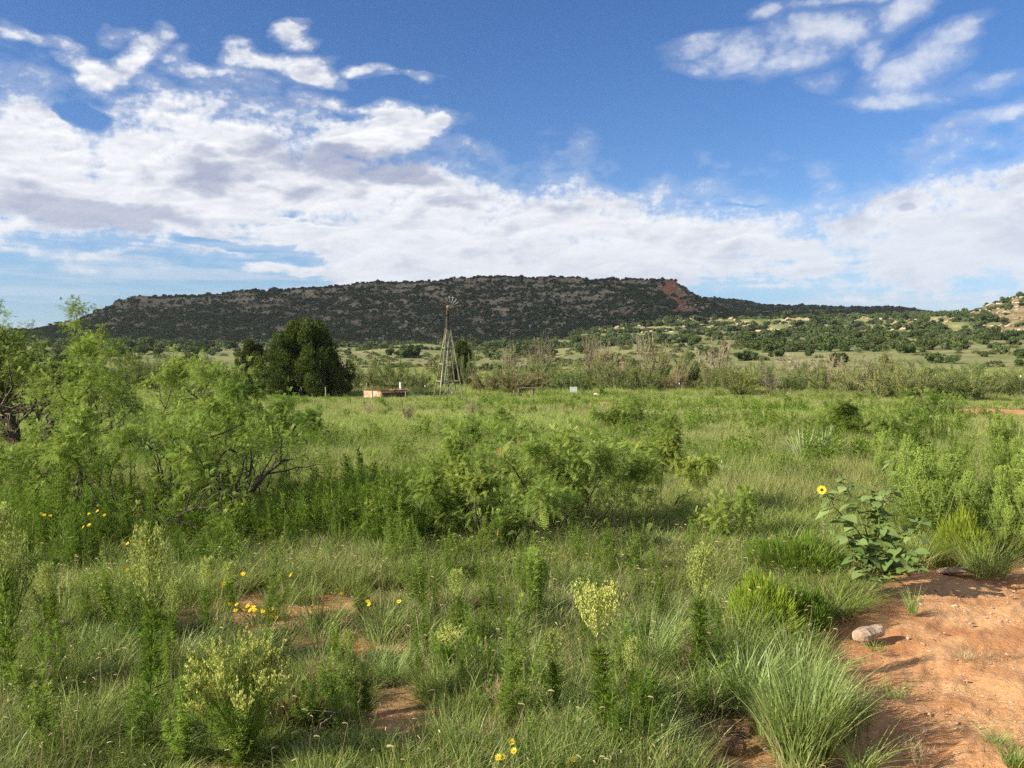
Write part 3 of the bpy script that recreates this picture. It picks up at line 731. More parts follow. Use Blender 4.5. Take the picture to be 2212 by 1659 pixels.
# ------------------------------------------------------------------ middle distance: juniper, windmill, tank, sign, posts, brush line
from math import cos, sin, pi
M_JB = leafmat('big_juniper_leaf', (.038, .060, .012), (.120, .145, .030), trans=.20, hue=.02, val=.1, gloss=.01)
def bigjuniper(name, loc, H, W, seed, label, lobes=46, n=52000):
    r = np.random.default_rng(seed); g = Geo(); gc = Geo()
    # lobes stacked on an egg-shaped envelope, each a flame pointing up and out
    def env(t): return np.interp(t, [0, .1, .25, .5, .7, .85, 1.], [.75, .98, 1.05, .95, .74, .52, .10])
    P = []; S = []; Dv = []
    for i in range(lobes):
        t = r.uniform(.06, .95) if i > 6 else .78+.03*i; a = r.uniform(0, 2*pi); rad = env(t)*W/2*r.uniform(.30, .92)**.8
        P.append((cos(a)*rad, sin(a)*rad, t*H*.93+.25)); s = r.uniform(.075, .14)*H*(.65+.5*env(t)); S.append(s)
        Dv.append(nrm(np.array([cos(a)*.35, sin(a)*.35, 1.])))
    P = np.array(P); S = np.array(S); Dv = np.array(Dv)
    for p, s in zip(P, S): lumpy(gc, p*np.array([.6, .6, .95]), (s*.5, s*.5, s*.75), r, .35, 2, .1, 1.7)
    ci = r.choice(lobes, n, p=S**2/(S**2).sum())
    u = randdir(r, n); ln = r.uniform(.35, 1.02, n)[:, None]**.6
    q = u*ln*S[ci][:, None]*np.array([.78, .78, 1.05])
    q = q + Dv[ci]*(np.abs(u[:, 2:])*S[ci][:, None]*.55)
    q = P[ci]+q + randdir(r, n)*.14*r.random(n)[:, None]
    q[:, 2] = np.maximum(q[:, 2], .25+r.random(n)*.3)
    A = nrm(u*.45+Dv[ci]+randdir(r, n)*.45); Wd = np.cross(A, randdir(r, n))
    lobe_t = r.uniform(-.25, .25, lobes)[ci]
    leaf(g, q, A, Wd, r.uniform(.12, .30, n), r.uniform(.045, .10, n), np.clip(r.uniform(.1, .9, n)+lobe_t, 0, 1))
    tr = Geo()
    for k in range(7):
        a = k*2*pi/7+r.uniform(-.3, .3); L = H*r.uniform(.5, .8); pts = [np.array([cos(a)*.12, sin(a)*.12, -.2])]; d = nrm(np.array([cos(a)*.5, sin(a)*.5, 1.]))
        for j in range(9): pts.append(pts[-1]+d*L/9); d = nrm(d+r.normal(0, .14, 3)+np.array([0, 0, .05]))
        tube(tr, pts, np.linspace(.17, .03, 10), 7)
    e = link(name, None, None, loc); tag(e, label, 'tree')
    link('trunk', tr.mesh('trunk', M_BARK, True), e); c = link('crown', g.mesh('crown', M_JB), e)
    me = gc.mesh('inner_twigs', M_JB); link('inner_twigs', me, c)
    return e
p = at_range(658, 84); bigjuniper('juniper_tree', p, 7.2, 8.8, 1, 'big dark green juniper tree left of the concrete tank', 96, 74000)
p = at_range(712, 82); bigjuniper('juniper_tree', p, 3.6, 3.4, 5, 'low dark juniper tucked against the right side of the big juniper', 16, 13000)
p = at_range(545, 90); bigjuniper('juniper_tree', p, 5.3, 2.9, 2, 'narrow pointed juniper standing left of the big juniper', 20, 17000)
p = at_range(1000, 104); bigjuniper('juniper_tree', p, 5.4, 3.4, 8, 'dark upright juniper right behind the windmill legs', 20, 17000)

# --- windmill
M_WOOD = solid('weathered_wood', (.19, .165, .11), (.34, .30, .21), 6, .9, .5)
M_GALV = solid('galvanized_steel', (.12, .12, .115), (.22, .22, .21), 5, .5, .2, metal=.5)
M_DARK = solid('old_dark_steel', (.07, .06, .055), (.15, .12, .10), 6, .8, .3)
M_PALE = solid('pale_paint', (.62, .62, .58), (.74, .74, .70), 5, .6, .3)
def bar(g, a, b, w, h=None, tone=.5):
    a = np.array(a, float); b = np.array(b, float); d = nrm(b-a); ref = np.array([0, 0, 1.]) if abs(d[2]) < .9 else np.array([0, 1., 0])
    u = nrm(np.cross(d, ref)); v = np.cross(u, d); h = h or w
    c = [(-1, -1), (1, -1), (1, 1), (-1, 1)]
    V = [p+u*i*w/2+v*j*h/2 for p in (a, b) for i, j in c]
    g.add(V, [[0, 1, 5, 4], [1, 2, 6, 5], [2, 3, 7, 6], [3, 0, 4, 7], [3, 2, 1, 0], [4, 5, 6, 7]], tone)
def windmill():
    p = at_range(968, 80); k = 80/FV
    H = (857-665)*k+.15; e = link('windmill', None, None, p, (0, 0, R(20)))
    tag(e, 'old windmill on a tapered timber tower with a broken wheel', 'windmill')
    bh, th, Ht = 1.13, .17, H-1.95
    cs = [(-1, -1), (1, -1), (1, 1), (-1, 1)]
    f = lambda i, t: np.array([cs[i][0]*(bh*(1-t)+th*t), cs[i][1]*(bh*(1-t)+th*t), Ht*t-.15*(t == 0)])
    for i in range(4):
        g = Geo(); bar(g, f(i, 0), f(i, 1), .085); link('leg', g.mesh('leg', M_WOOD), e)
    for t in (.245, .49, .72):
        for i in range(4):
            if t > .3 and i == 2: continue
            g = Geo(); bar(g, f(i, t)+[0, 0, 0.002*i], f((i+1) % 4, t)+[0, 0, .002*i], .075); link('girt', g.mesh('girt', M_WOOD), e)
    g = Geo(); bar(g, f(0, 0)+[.05, -.0, .25], f(1, .22)*[.55, 1, 1]+[-.1, 0.05, 0], .09); link('brace', g.mesh('brace', M_WOOD), e)
    for i in range(4):
        g = Geo(); bar(g, f(i, .72), f((i+1) % 4, .93), .06); link('brace', g.mesh('brace', M_WOOD), e)
    # ladder on the left face
    g = Geo()
    for s in (-1, 1): bar(g, [-bh*.72+s*.17, -bh*.74, .9+.15], [-.14+s*.13, -.20, Ht*.83], .055)
    L = link('ladder', g.mesh('ladder', M_PALE), e)
    for q in range(17):
        t = q/17; y_ = -bh*.74*(1-t)-.2*t; x_ = -bh*.72*(1-t)-.14*t; g = Geo(); bar(g, [x_-.16, y_, 1.2+t*(Ht*.83-1.2)], [x_+.16, y_, 1.2+t*(Ht*.83-1.2)], .03); link('rung', g.mesh('rung', M_DARK), L)
    g = Geo(); tube(g, [[.02, .02, 0], [.02, .02, H-.2]], [.055, .05], 8); link('pump_pipe', g.mesh('pump_pipe', M_DARK), e)
    g = Geo(); bar(g, [-.26, 0, Ht], [.26, 0, Ht], .5, .06); link('platform', g.mesh('platform', M_DARK), e)
    g = Geo()
    for i in range(4): bar(g, [cs[i][0]*.15, cs[i][1]*.15, Ht-.1], [cs[i][0]*.09, cs[i][1]*.09, H-.25], .08)
    tube(g, [[0, 0, Ht], [0, 0, H-.1]], [.13, .12], 8); link('mast', g.mesh('mast', M_DARK), e)
    g = Geo(); lumpy(g, (.0, -.12, H), (.22, .36, .2), np.random.default_rng(1), .12, 2); tube(g, [[0, -.1, H], [0, -.55, H]], [.06, .05], 8); link('gearbox', g.mesh('gearbox', solid('rust', (.19, .09, .05), (.30, .17, .10), 8, .9, .4)), e)
    # wheel: turned a little to the right, most of its lower sails gone
    wl = link('wheel', None, e, (0, -.55, H), (R(4), 0, R(-8)))
    g = Geo()
    for rr_ in (.42, .86):
        th_ = np.linspace(0, 2*pi, 40); tube(g, np.stack([np.cos(th_)*rr_, th_*0, np.sin(th_)*rr_], 1), .013, 4, cap=False)
    for i in range(18):
        a = i*2*pi/18; bar(g, [0, 0, 0], [cos(a)*.98, 0, sin(a)*.98], .02)
    link('wheel_rim', g.mesh('wheel_rim', M_DARK), wl)
    r = np.random.default_rng(3)
    for i in range(18):
        a = pi/2-(i-3)*2*pi/18+.08
        if 9 <= i <= 15 and i % 3 != 1: continue
        c, s = cos(a), sin(a); g = Geo(); tw = .55
        n_ = np.array([-s*cos(tw), sin(tw), c*cos(tw)])
        rad = np.array([c, 0, s]); V = []
        for (q, w) in ((.36, .055), (.70, .10), (.98, .12)):
            for sd in (-1, 1): V.append(rad*q+n_*sd*w+np.array([0, -.03*abs(sd)*(w*4), 0]))
        V = np.array(V); V2 = V+np.array([0, .012, 0])
        F = [[0, 1, 3, 2], [2, 3, 5, 4], [6, 8, 9, 7], [8, 10, 11, 9], [0, 6, 7, 1], [4, 5, 11, 10], [0, 2, 8, 6], [2, 4, 10, 8], [1, 7, 9, 3], [3, 9, 11, 5]]
        g.add(np.concatenate([V, V2]), F)
        link('sail', g.mesh('sail', M_GALV if i in (3, 4, 5, 6) else M_DARK), wl)
    g = Geo(); bar(g, [.0, -.05, -.02], [.36, -.05, .12], .26, .30); link('gear_cover', g.mesh('gear_cover', M_GALV), wl)
windmill()

# --- concrete stock tank
def tank():
    M_C = solid('pink_concrete', (.34, .17, .095), (.56, .40, .28), 2.2, .9, .4, bscale=9)
    M_R = solid('rusty_iron', (.12, .055, .03), (.24, .11, .06), 6, .9, .4)
    A, B, Cc = at_range(785, 77.5), at_range(822, 75.2), at_range(879, 77.0)
    A, B, Cc = [np.array(q[:]) for q in (A, B, Cc)]
    zb = min(A[2], B[2], Cc[2])-.2; zt = zb+1.02
    Dd = A+(Cc-B)*1.0
    # gently rounded corner between the lit left wall and the long shaded one
    loop = [A, B+(A-B)*.14, B+(A-B)*.03+(Cc-B)*.012, B+(Cc-B)*.06, Cc, Dd]
    loop = np.array(loop); c = loop.mean(0)
    e = link('stock_tank', None, None, (c[0], c[1], zb)); tag(e, 'pale concrete stock tank with a rusty top edge beside the windmill', 'water tank')
    n = len(loop); o2 = loop-c; inn = o2*.93
    g = Geo(); bar(g, [*(o2[3]*1.012)[:2], (zt-zb)*.5-.1], [*(o2[4]*1.012)[:2], (zt-zb)*.5-.1], .03, zt-zb-.12); link('shade_panel', g.mesh('shade_panel', solid('painted_shade_brown', (.035, .026, .022), (.10, .07, .055), 3, .9, .4)), e)  # added sheet whose dark colour stands in for shade on the long wall
    g = Geo(); V = []
    for q in (o2, inn):
        for h in (0, zt-zb): V += [[v[0], v[1], h] for v in q]
    F = []
    for i in range(n):
        j = (i+1) % n
        F += [[i, j, n+j, n+i], [2*n+i, 3*n+i, 3*n+j, 2*n+j], [n+i, n+j, 3*n+j, 3*n+i]]
    g.add(V, F); link('wall', g.mesh('wall', M_C), e)
    g = Geo(); g.add([[v[0], v[1], .66] for v in inn], [list(range(n))])
    m, nt = mat_new('dark_water'); N = NT(nt); b = N.n('ShaderNodeBsdfPrincipled', {'Base Color': (.03, .035, .03, 1), 'Roughness': .08}); N.n('ShaderNodeOutputMaterial', {0: b.outputs[0]})
    link('water_surface', g.mesh('water_surface', m), e)
    g = Geo()
    for i in range(n):
        j = (i+1) % n; a = [*o2[i][:2], zt-zb+.03+.001*i]; b_ = [*o2[j][:2], zt-zb+.03+.001*i]; bar(g, a, b_, .09, .06)
    link('rim', g.mesh('rim', M_R), e)
    for t in (.0, .62):
        q = o2[0]*(1-t)+o2[1]*t; q = q*1.015; g = Geo(); bar(g, [q[0], q[1]-.02, 0], [q[0], q[1]-.02, zt-zb+.1], .05); link('strap', g.mesh('strap', M_R), e)
    g = Geo(); a = o2[3]*.9+[0, .2, 0]; b_ = o2[4]*.6
    tube(g, [[a[0]+.8, a[1]+.8, zt-zb+.02], [a[0]+1.3, a[1]+.7, zt-zb+.22], [a[0]+1.75, a[1]+.4, zt-zb+.1]], .035, 6); tube(g, [[-1.2, -.0, zt-zb+.08], [1.2, -.1, zt-zb+.10]], .03, 6)
    link('pipe', g.mesh('pipe', M_R), e)
tank()
def post(px, row_top, row_base, d, w, mat, label, name='post', cat='post', lean=0., round_=True, cap=None):
    p = at_range(px, d); k = d/FV; h = EYE-(row_top-HY)*k-p[2]
    e = link(name, None, None, p, (0, R(lean), 0)); tag(e, label, cat)
    g = Geo(); r = np.random.default_rng(int(px))
    pts = [[r.normal()*w*.1, r.normal()*w*.1, z_] for z_ in np.linspace(-.2, h, 6)]; tube(g, pts, np.linspace(w/2, w*.42, 6), 8)
    link('shaft', g.mesh('shaft', mat), e)
    if cap:
        g = Geo(); tube(g, [[0, 0, h-cap[1]], [0, 0, h+.01]], w*.62, 8); link('tip', g.mesh('tip', cap[0]), e)
    return e
M_TP = solid('green_steel_post', (.05, .06, .045), (.08, .09, .06), 10, .8, .2)
M_WHITE = solid('white_paint', (.72, .72, .69), (.80, .80, .78), 8, .6, .2)
post(865, 825, 852, 79.5, .22, M_PALE, 'thick white standpipe rising behind the concrete tank', 'standpipe', 'standpipe')
post(790, 826, 860, 80, .12, M_WOOD, 'crooked grey post behind the left end of the tank', lean=3)
post(876, 843, 866, 76, .10, M_WOOD, 'grey wooden post at the right corner of the concrete tank')
def leaning_rail():
    p = at_range(882, 76.4); e = link('fallen_rail', None, None, p); tag(e, 'thin pale rail slanting to the ground right of the tank', 'rail')
    g = Geo(); tube(g, [[-.25, 0, 1.0], [0, 0, .9], [.65, .1, .25], [.85, .1, .05]], .035, 6); link('pole', g.mesh('pole', M_WOOD), e)
leaning_rail()
for (q, t, b, d, lab) in [(848, 827, 858, 84, 'dark steel fence post with a white tip, left of the white standpipe'), (918, 832, 858, 83, 'steel fence post standing alone between tank and windmill'),
                          (1468, 826, 850, 92, 'lone steel fence post in the brush right of the white sign'), (2206, 806, 850, 88, 'steel fence post with a white tip at the right edge of the photo'), (2022, 805, 850, 93, 'steel fence post deep in the brush, only its white tip showing')]:
    post(q, t, b, d, .07, M_TP, lab, 'fence_post', 'fence post', cap=(M_WHITE, .14))['group'] = 'steel fence posts with white tips'
post(976, 846, 865, 78.5, .07, M_PALE, 'short pale pipe stub under the windmill', 'pipe_stub', 'pipe')
post(703, 834, 856, 78, .12, M_WOOD, 'short grey post in front of the big juniper')
post(1110, 842, 858, 84, .08, M_WOOD, 'thin grey post left of the wooden hitching rail')
def hitch():
    p = at_range(1136, 79); k = 79/FV; e = link('hitching_rail', None, None, p); tag(e, 'low wooden hitching rail of two posts and a beam', 'hitching rail')
    w = 32*k/2; h = 20*k
    for s, ln in ((-1, .06), (1, -.03)):
        g = Geo(); tube(g, [[s*w+ln, 0, -.2], [s*w*.97, 0, h*.5], [s*w*.95, 0, h]], [.09, .08, .08], 8); link('post', g.mesh('post', M_DARK), e)
    g = Geo(); tube(g, [[-w*1.05, 0, h+.03], [0, 0, h+.07], [w*1.12, 0, h+.05]], [.075, .06, .075], 8); link('beam', g.mesh('beam', M_DARK), e)
hitch()
def sign():
    p = at_range(1239, 86); k = 86/FV; e = link('information_sign', None, None, p, (0, 0, R(6))); tag(e, 'small white sign board on a post in front of the brush', 'sign')
    w, h = 15.4*k, 12.4*k; zb = 8*k; g = Geo(); bar(g, [0, .03, -.2], [0, .03, zb+h], .07, .05); link('post', g.mesh('post', M_WOOD), e)
    g = Geo(); bar(g, [-w/2, 0, zb+h/2], [w/2, 0, zb+h/2], .025, h)
    b = link('board', g.mesh('board', solid('sign_white', (.66, .67, .66), (.70, .71, .70), 20, .5, .1)), e)
    g = Geo(); r = np.random.default_rng(2)
    # faint grey rules and text lines, unreadable at this distance as in the photo
    for i in range(3): bar(g, [-w*.42, -.016, zb+h*(.86-.05*i)], [w*r.uniform(.2, .42), -.016, zb+h*(.86-.05*i)], .004, h*.02)
    link('lettering', g.mesh('lettering', solid('sign_grey', (.42, .44, .45))), b)
sign()
r_ = np.random.default_rng(8)
M_ROCK2 = solid('cream_rock', (.42, .33, .22), (.58, .49, .36), 3, .9, .5)
for (q, rw, s, lab) in [(1289, 856, .62, 'tan boulder in the grass right of the white sign'), (1236, 864, .26, 'small cream rock just below the white sign'), (1247, 866, .22, 'cream rock lowest of the little pile below the white sign'), (1262, 863, .34, 'flat cream rock between the sign and the tan boulder'),
                        (2180, 877, .30, 'small pale rock at the back of the far dirt strip'), (1446, 866, .3, 'pale rock at the foot of the brush right of the sign')]:
    pp = ground_at(q, rw); o = link('rock', rock_mesh('rock', int(q), M_ROCK2), None, (pp[0], pp[1], pp[2]+s*.15), (0, 0, r_.uniform(0, 6)), (s, s*.8, s*.75)); tag(o, lab, 'rock')

# --- brush line
M_TAM = leafmat('tamarisk_leaf', (.12, .165, .042), (.25, .29, .085), trans=.28, hue=.04, val=.25, gloss=.0)
M_TAM2 = leafmat('brush_leaf_dark', (.075, .12, .032), (.155, .21, .058), trans=.24, hue=.04, val=.25, gloss=.0)
M_BR = leafmat('brush_leaf_brown', (.19, .165, .07), (.29, .25, .11), trans=.2, hue=.03, val=.25, gloss=.0)
M_DEAD = leafmat('dead_twig', (.20, .165, .105), (.36, .30, .20), trans=.0, hue=.02, val=.3, gloss=.0)
def brush_meshes(seed, kind):
    """unit bush 1 m high and about 1 m wide; stems fan out from the base"""
    r = np.random.default_rng(seed); gs = Geo(); gf = Geo(); tips = []
    ns = {'green': 26, 'dead': 20, 'tree': 9}[kind]
    for i in range(ns):
        a = r.uniform(0, 2*pi); low = kind != 'dead' and i % 2; sp = r.uniform(.6, 1.8) if low else r.uniform(.05, .62 if kind != 'dead' else .42); d = nrm(np.array([cos(a)*sp, sin(a)*sp, 1.])); L = r.uniform(.35, .62) if low else r.uniform(.6, 1.0)
        pt = np.array([cos(a)*.06, sin(a)*.06, -.03]); pts = [pt]
        for j in range(8):
            d = nrm(d+r.normal(0, .10, 3)); pt = pt+d*L/8; pts.append(pt)
            nb = 3
            if j > (1 if not low else -1):
                for b in range(nb):
                    dd = nrm(d+r.normal(0, .45, 3)); l2 = L*r.uniform(.10, .28); q = pts[-1]; tw = [q, q+dd*l2*.5, q+nrm(dd+[0, 0, .3])*l2]
                    tube(gs, tw, [.0045, .0035, .0025], 3, r.uniform(0, 1), cap=False); tips.append((q, nrm(dd+[0, 0, .2]), l2))
                    if kind == 'dead':
                        for c_ in range(2):
                            d3 = nrm(dd+r.normal(0, .5, 3)); tube(gs, [q+dd*l2*.5, q+dd*l2*.5+d3*l2*.5], [.0035, .002], 3, r.uniform(0, 1), cap=False)
        tube(gs, pts, np.linspace(.014, .005, 9), 4, r.uniform(.1, .6))
    if kind != 'dead':
        per = 30
        Q = np.repeat(np.array([t[0] for t in tips]), per, 0); Dd = np.repeat(np.array([t[1] for t in tips]), per, 0); L = np.repeat(np.array([t[2] for t in tips]), per)
        n = len(Q); P = Q+Dd*(L*r.uniform(0, 1.15, n))[:, None]+r.normal(0, .018, (n, 3)); A = nrm(Dd+randdir(r, n)*.7)
        leaf(gf, P, A, np.cross(A, randdir(r, n)), r.uniform(.016, .042, n), r.uniform(.008, .016, n), np.clip(r.uniform(.1, .9, n)+np.repeat(r.uniform(-.2, .2, len(tips)), per), 0, 1))
    return gs, gf
BR = {}
for nm, kd, mt, sd in [('green', 'green', M_TAM, 500), ('dark', 'green', M_TAM2, 510), ('brown', 'green', M_BR, 520), ('dead', 'dead', None, 530)]:
    BR[nm] = []
    for i in range(3):
        gs, gf = brush_meshes(sd+i, kd); BR[nm].append((gs.mesh('stems', M_DEAD), gf.mesh('foliage', mt) if mt else None))
def brush(kind, px, top, base, d, wpx, rb):
    if kind == 'brown' and px > 1560: kind = 'green'
    k = d/FV; p = at_range(px, d); h = (base-top)*k; w = wpx*k
    s, f = BR[kind][int(rb.integers(3))]
    parts = [('stems', s)]+([('foliage', f)] if f else [])
    names = {'green': ('salt_cedar', 'green salt cedar in the brush line', 'bush'), 'dark': ('shrub', 'dark green shrub in the brush line', 'bush'), 'brown': ('salt_cedar', 'brownish salt cedar in the brush line', 'bush'), 'dead': ('dead_shrub', 'bare grey-brown dead shrub in the brush line', 'dead bush')}
    nm, lab, cat = names[kind]
    e = plant(nm, parts, (p[0], p[1], p[2]-.1), rb.uniform(0, 6.28), 1, 'x', cat, 'bushes of the brush line behind the green meadow'); e.scale = (w*.95, w*.95, h*1.0)
    cols = [(-1e9, 420, 'behind the left mesquites'), (420, 620, 'left of the big juniper'), (620, 780, 'around the big juniper'), (780, 900, 'behind the concrete tank'), (900, 1010, 'behind the windmill'), (1010, 1110, 'left of the hitching rail'), (1110, 1200, 'behind the hitching rail'), (1200, 1300, 'behind the white sign'), (1300, 1420, 'right of the white sign'), (1420, 1560, 'below the red scar'), (1560, 1700, 'below the right end of the mesa'), (1700, 1900, 'below the far ridge'), (1900, 2060, 'above the far dirt strip'), (2060, 1e9, 'at the far right edge')]
    register(e, lab.replace(' in the brush line', ' of the brush line'), next(t for lo, hi, t in cols if lo <= px < hi), 'ones')
rb = np.random.default_rng(21)
L = []
# (kind, px, top row, base row, distance, width)
for q in [('green',800,775,850,96,70),('dark',850,772,850,100,80),('green',905,790,850,95,60),('dark',880,800,852,92,60),('green',960,770,850,104,50),('dark',1008,775,848,99,46),('green',1000,742,840,108,60),
          ('brown',1050,800,856,90,80),('green',1085,790,850,98,60),('brown',1115,800,858,89,90),('dark',1090,762,835,112,70),('dead',1110,745,840,105,60),('green',1150,770,850,100,80),('brown',1160,790,852,94,70),
          ('dead',1165,728,840,110,70),('green',1200,775,850,98,80),('dark',1225,795,850,92,80),('green',1255,800,850,91,60),('dead',1275,720,840,106,60),('dead',1300,735,840,112,60),('green',1290,770,850,98,80),('dark',1330,780,850,95,80),('dead',1340,770,845,102,50),
          ('green',1370,775,852,98,70),('dead',1410,722,850,100,80),('dark',1390,790,850,94,70),('green',1440,770,852,99,90),('brown',1460,785,850,96,70),('dark',1490,765,848,103,80),('dead',1540,740,850,101,90),('green',1530,790,852,94,80),('dark',1570,785,850,98,60),
          ('brown',1595,800,866,86,90),('green',1625,785,850,98,70),('dark',1650,780,850,99,50),('dead',1667,795,862,88,56),('green',1700,800,862,90,70),('dead',1725,760,840,104,100),('dark',1745,780,850,99,70),('green',1780,790,852,95,70),('dead',1800,765,842,103,90),('green',1835,790,858,92,60),('dead',1850,775,845,101,80),
          ('dark',1905,760,842,102,90),('green',1945,780,848,98,70),('dark',1985,776,835,112,90),('green',1900,800,868,86,80),('green',1960,805,872,85,90),('brown',2000,812,874,84,90),('green',2050,810,874,84,100),('brown',2090,818,874,84,80),('dark',2030,815,874,85,80),('green',2110,800,860,92,80),('dark',2070,775,835,110,80),
          ('green',2150,800,852,94,80),('dark',2150,815,862,90,50),('green',2200,800,858,92,80),('green',2240,790,860,92,90),
          ('dark',760,790,850,94,50),('green',735,800,856,88,50),('green',600,800,860,86,60),('dark',570,795,856,90,60),('dark',505,775,850,92,90),('green',450,790,850,95,90),('green',395,780,850,98,90),('dark',345,775,850,100,80),('green',290,770,850,100,90),('dark',330,765,845,110,80),('green',240,770,850,98,90),('dark',180,770,850,100,90),('green',120,775,850,100,100),('green',60,780,850,98,100),('dark',10,775,850,100,100),
          ('green',420,800,850,92,70),('dark',440,760,830,130,50),('dark',300,785,835,125,60)]:
    brush(*q, rb)
for (q, rw, h, s) in [(880,918,52,.5),(1020,905,44,.5),(795,905,40,.4)]:
    pp = ground_at(q, rw); d = math.hypot(pp[0], pp[1]); e = plant('dead_shrub', [('stems', BR['dead'][0][0])], pp, rb.uniform(0, 6), 1, {880: 'bare little dead shrub in the meadow below the tank', 1020: 'bare forked dead shrub in the meadow below the windmill', 795: 'bare brown dead shrub at the left of the green meadow'}[q], 'dead bush'); e.scale = (h*d/FV*.6, h*d/FV*.6, h*d/FV)
# ------------------------------------------------------------------ mesquites
M_MB = solid('mesquite_bark', (.045, .034, .028), (.13, .10, .08), 22, .95, .8, bdist=.01)
M_ML = leafmat('mesquite_leaf', (.10, .17, .028), (.33, .40, .082), trans=.46, hue=.02, val=.12, gloss=.02)
M_ML3 = leafmat('mesquite_leaf_light', (.15, .23, .045), (.40, .47, .11), trans=.46, hue=.02, val=.12, gloss=.02)
M_ML2 = leafmat('mesquite_leaf_dull', (.11, .165, .028), (.24, .30, .065), trans=.40, hue=.02, val=.12, gloss=.03)
M_POD = leafmat('dry_pod', (.42, .22, .07), (.55, .34, .13), trans=.3)
def mesquite_mesh(seed, H, W, stems, leaf_n, pairs, tilt=(0, 0), gap=.0, leafL=.085, thick=1., low=.25, wid=1.):
    r = np.random.default_rng(seed); gb = Geo(); tips = []
    def grow(P, D, L, Rd, lv):
        n = max(4, int(L/.09)); pts = [P]; rad = [Rd]; q = P.copy(); d = D.copy()
        for j in range(n):
            d = nrm(d+r.normal(0, .26 if lv < 2 else .30, 3)+np.array([0, 0, .05 if lv else .02])); q = q+d*L/n; pts.append(q)
            rr_ = Rd*(1-.75*(j+1)/n); rad.append(rr_)
            f = (j+1)/n
            if lv < 3 and f > (.22 if lv == 0 else .12) and r.random() < (.62 if lv == 0 else .58 if lv == 1 else .42):
                s = nrm(d+nrm(r.normal(0, 1, 3)+np.array([0, 0, .25]))*.95); grow(q, s, L*r.uniform(.32, .58)*(1.05-.3*f), rr_*.68, lv+1)
            if lv >= 1 and f > .25 or lv == 0 and f > .75: tips.append((q, d, lv))
        tube(gb, pts, np.maximum(rad, .0016), 6 if lv == 0 else 4 if lv == 1 else 3, r.uniform(.2, .8), cap=False)
    for i in range(stems):
        a = i*2*math.pi/stems+r.uniform(-.4, .4); sp = r.uniform(.35, 1.15)*wid
        d = nrm(np.array([math.cos(a)*sp+tilt[0], math.sin(a)*sp+tilt[1], 1.])); L = H*r.uniform(.62, .95)
        grow(np.array([math.cos(a)*.05, math.sin(a)*.05, -.05]), d, L, r.uniform(.016, .030)*H*.62*thick, 0)
    T = np.array([t[0] for t in tips]); TD = np.array([t[1] for t in tips])
    # fit to the wanted envelope
    zs = np.percentile(T[:, 2], 99.6)/H; xs = (np.percentile(T[:, 0], 97)-np.percentile(T[:, 0], 3))/W
    k = np.array([1/xs, 1/max(xs, .8*xs), 1/zs])
    for i in range(len(gb.v)): gb.v[i] = gb.v[i]*k if True else gb.v[i]
    T = T*k
    hgt = np.clip(T[:, 2]/H, 0, 2); wgt = np.clip((hgt-low)/.3, 0.12, 1)*(.35+hgt)
    cl = fbm(T[:, 0]*2.2+seed, T[:, 2]*2.2+T[:, 1]*1.7, 3, seed % 7); wgt = wgt*np.clip((cl-.33)*5+gap, .18, 1)
    ci = r.choice(len(T), leaf_n, p=wgt/wgt.sum())
    # every leaf: 2 drooping pinnae, each a row of paired leaflets
    m = leaf_n*2
    C0 = np.repeat(T[ci]+r.normal(0, .016+.016*H, (leaf_n, 3))*np.array([1, 1, .8]), 2, 0)
    D0 = nrm(np.repeat(nrm(TD[ci]*.5+randdir(r, leaf_n)*.9+np.array([0, 0, .15])), 2, 0)+randdir(r, m)*.35)
    Lp = leafL*r.uniform(.6, 1.15, m); pet = Lp*.35; tone = np.clip(np.repeat(r.normal(.5, .26, leaf_n)+(fbm(T[ci, 0]*4+seed, T[ci, 2]*4+T[ci, 1]*3, 3, 8)-.5)*1.8, 2), 0, 1)
    side = nrm(np.cross(D0, nrm(np.array([0, 0, 1.])+randdir(r, m)*.6)))
    g = Geo()
    for s in np.linspace(.12, 1, pairs):
        c = C0+D0*(pet+Lp*s)[:, None]+np.array([0, 0, -1.])*(Lp*.35*s*s)[:, None]
        ax = nrm(D0+np.array([0, 0, -.7])*s)
        ll = Lp*(1.25/pairs+.10)*(1-.35*s)
        for sg in (-1, 1):
            leaf(g, c, nrm(side*sg+ax*.55), ax, ll, Lp*.62/pairs+.0012, tone+r.uniform(-.08, .08, m))
    rch = C0; leaf(g, C0, nrm(D0+np.array([0, 0, -.2])), side, pet+Lp, .0016, tone)
    # a few hanging dry pods / catkins
    gp = Geo(); npod = max(3, int(leaf_n/260)); cp = r.choice(len(T), npod)
    for c in cp:
        nn_ = r.integers(2, 6); P = T[c]+r.normal(0, .015, (nn_, 3)); leaf(gp, P, nrm(np.array([0, 0, -1.])+randdir(r, nn_)*.25), randdir(r, nn_), r.uniform(.05, .11, nn_), .009, r.uniform(0, 1, nn_))
    return gb, g, gp
def mesquite(px, base, top, wpx, seed, leaf_n, label, stems=7, pairs=7, dull=False, d=None, rot=0, **kw):
    p = ground_at(px, base) if d is None else at_range(px, d); d = math.hypot(p[0], p[1]); k = d/FV
    H = max(.35, EYE-(top-HY)*k-p[2]); W = wpx*k
    gb, g, gp = mesquite_mesh(seed, H, W, stems, leaf_n, pairs, **kw)
    e = link('mesquite', None, None, p, (0, 0, -math.atan2(p[0], p[1])+rot)); tag(e, label, 'mesquite', 'mesquite bushes')
    link('branches', gb.mesh('branches', M_MB, True), e); link('foliage', g.mesh('foliage', M_ML2 if dull else M_ML3 if 800 < px < 1600 else M_ML), e); link('pods', gp.mesh('pods', M_POD), e)
    return e
mesquite(75, 985, 672, 310, 11, 5200, 'tallest mesquite with crooked dark trunks at the far left edge', 7, 6, low=.34, leafL=.11, thick=1.6)
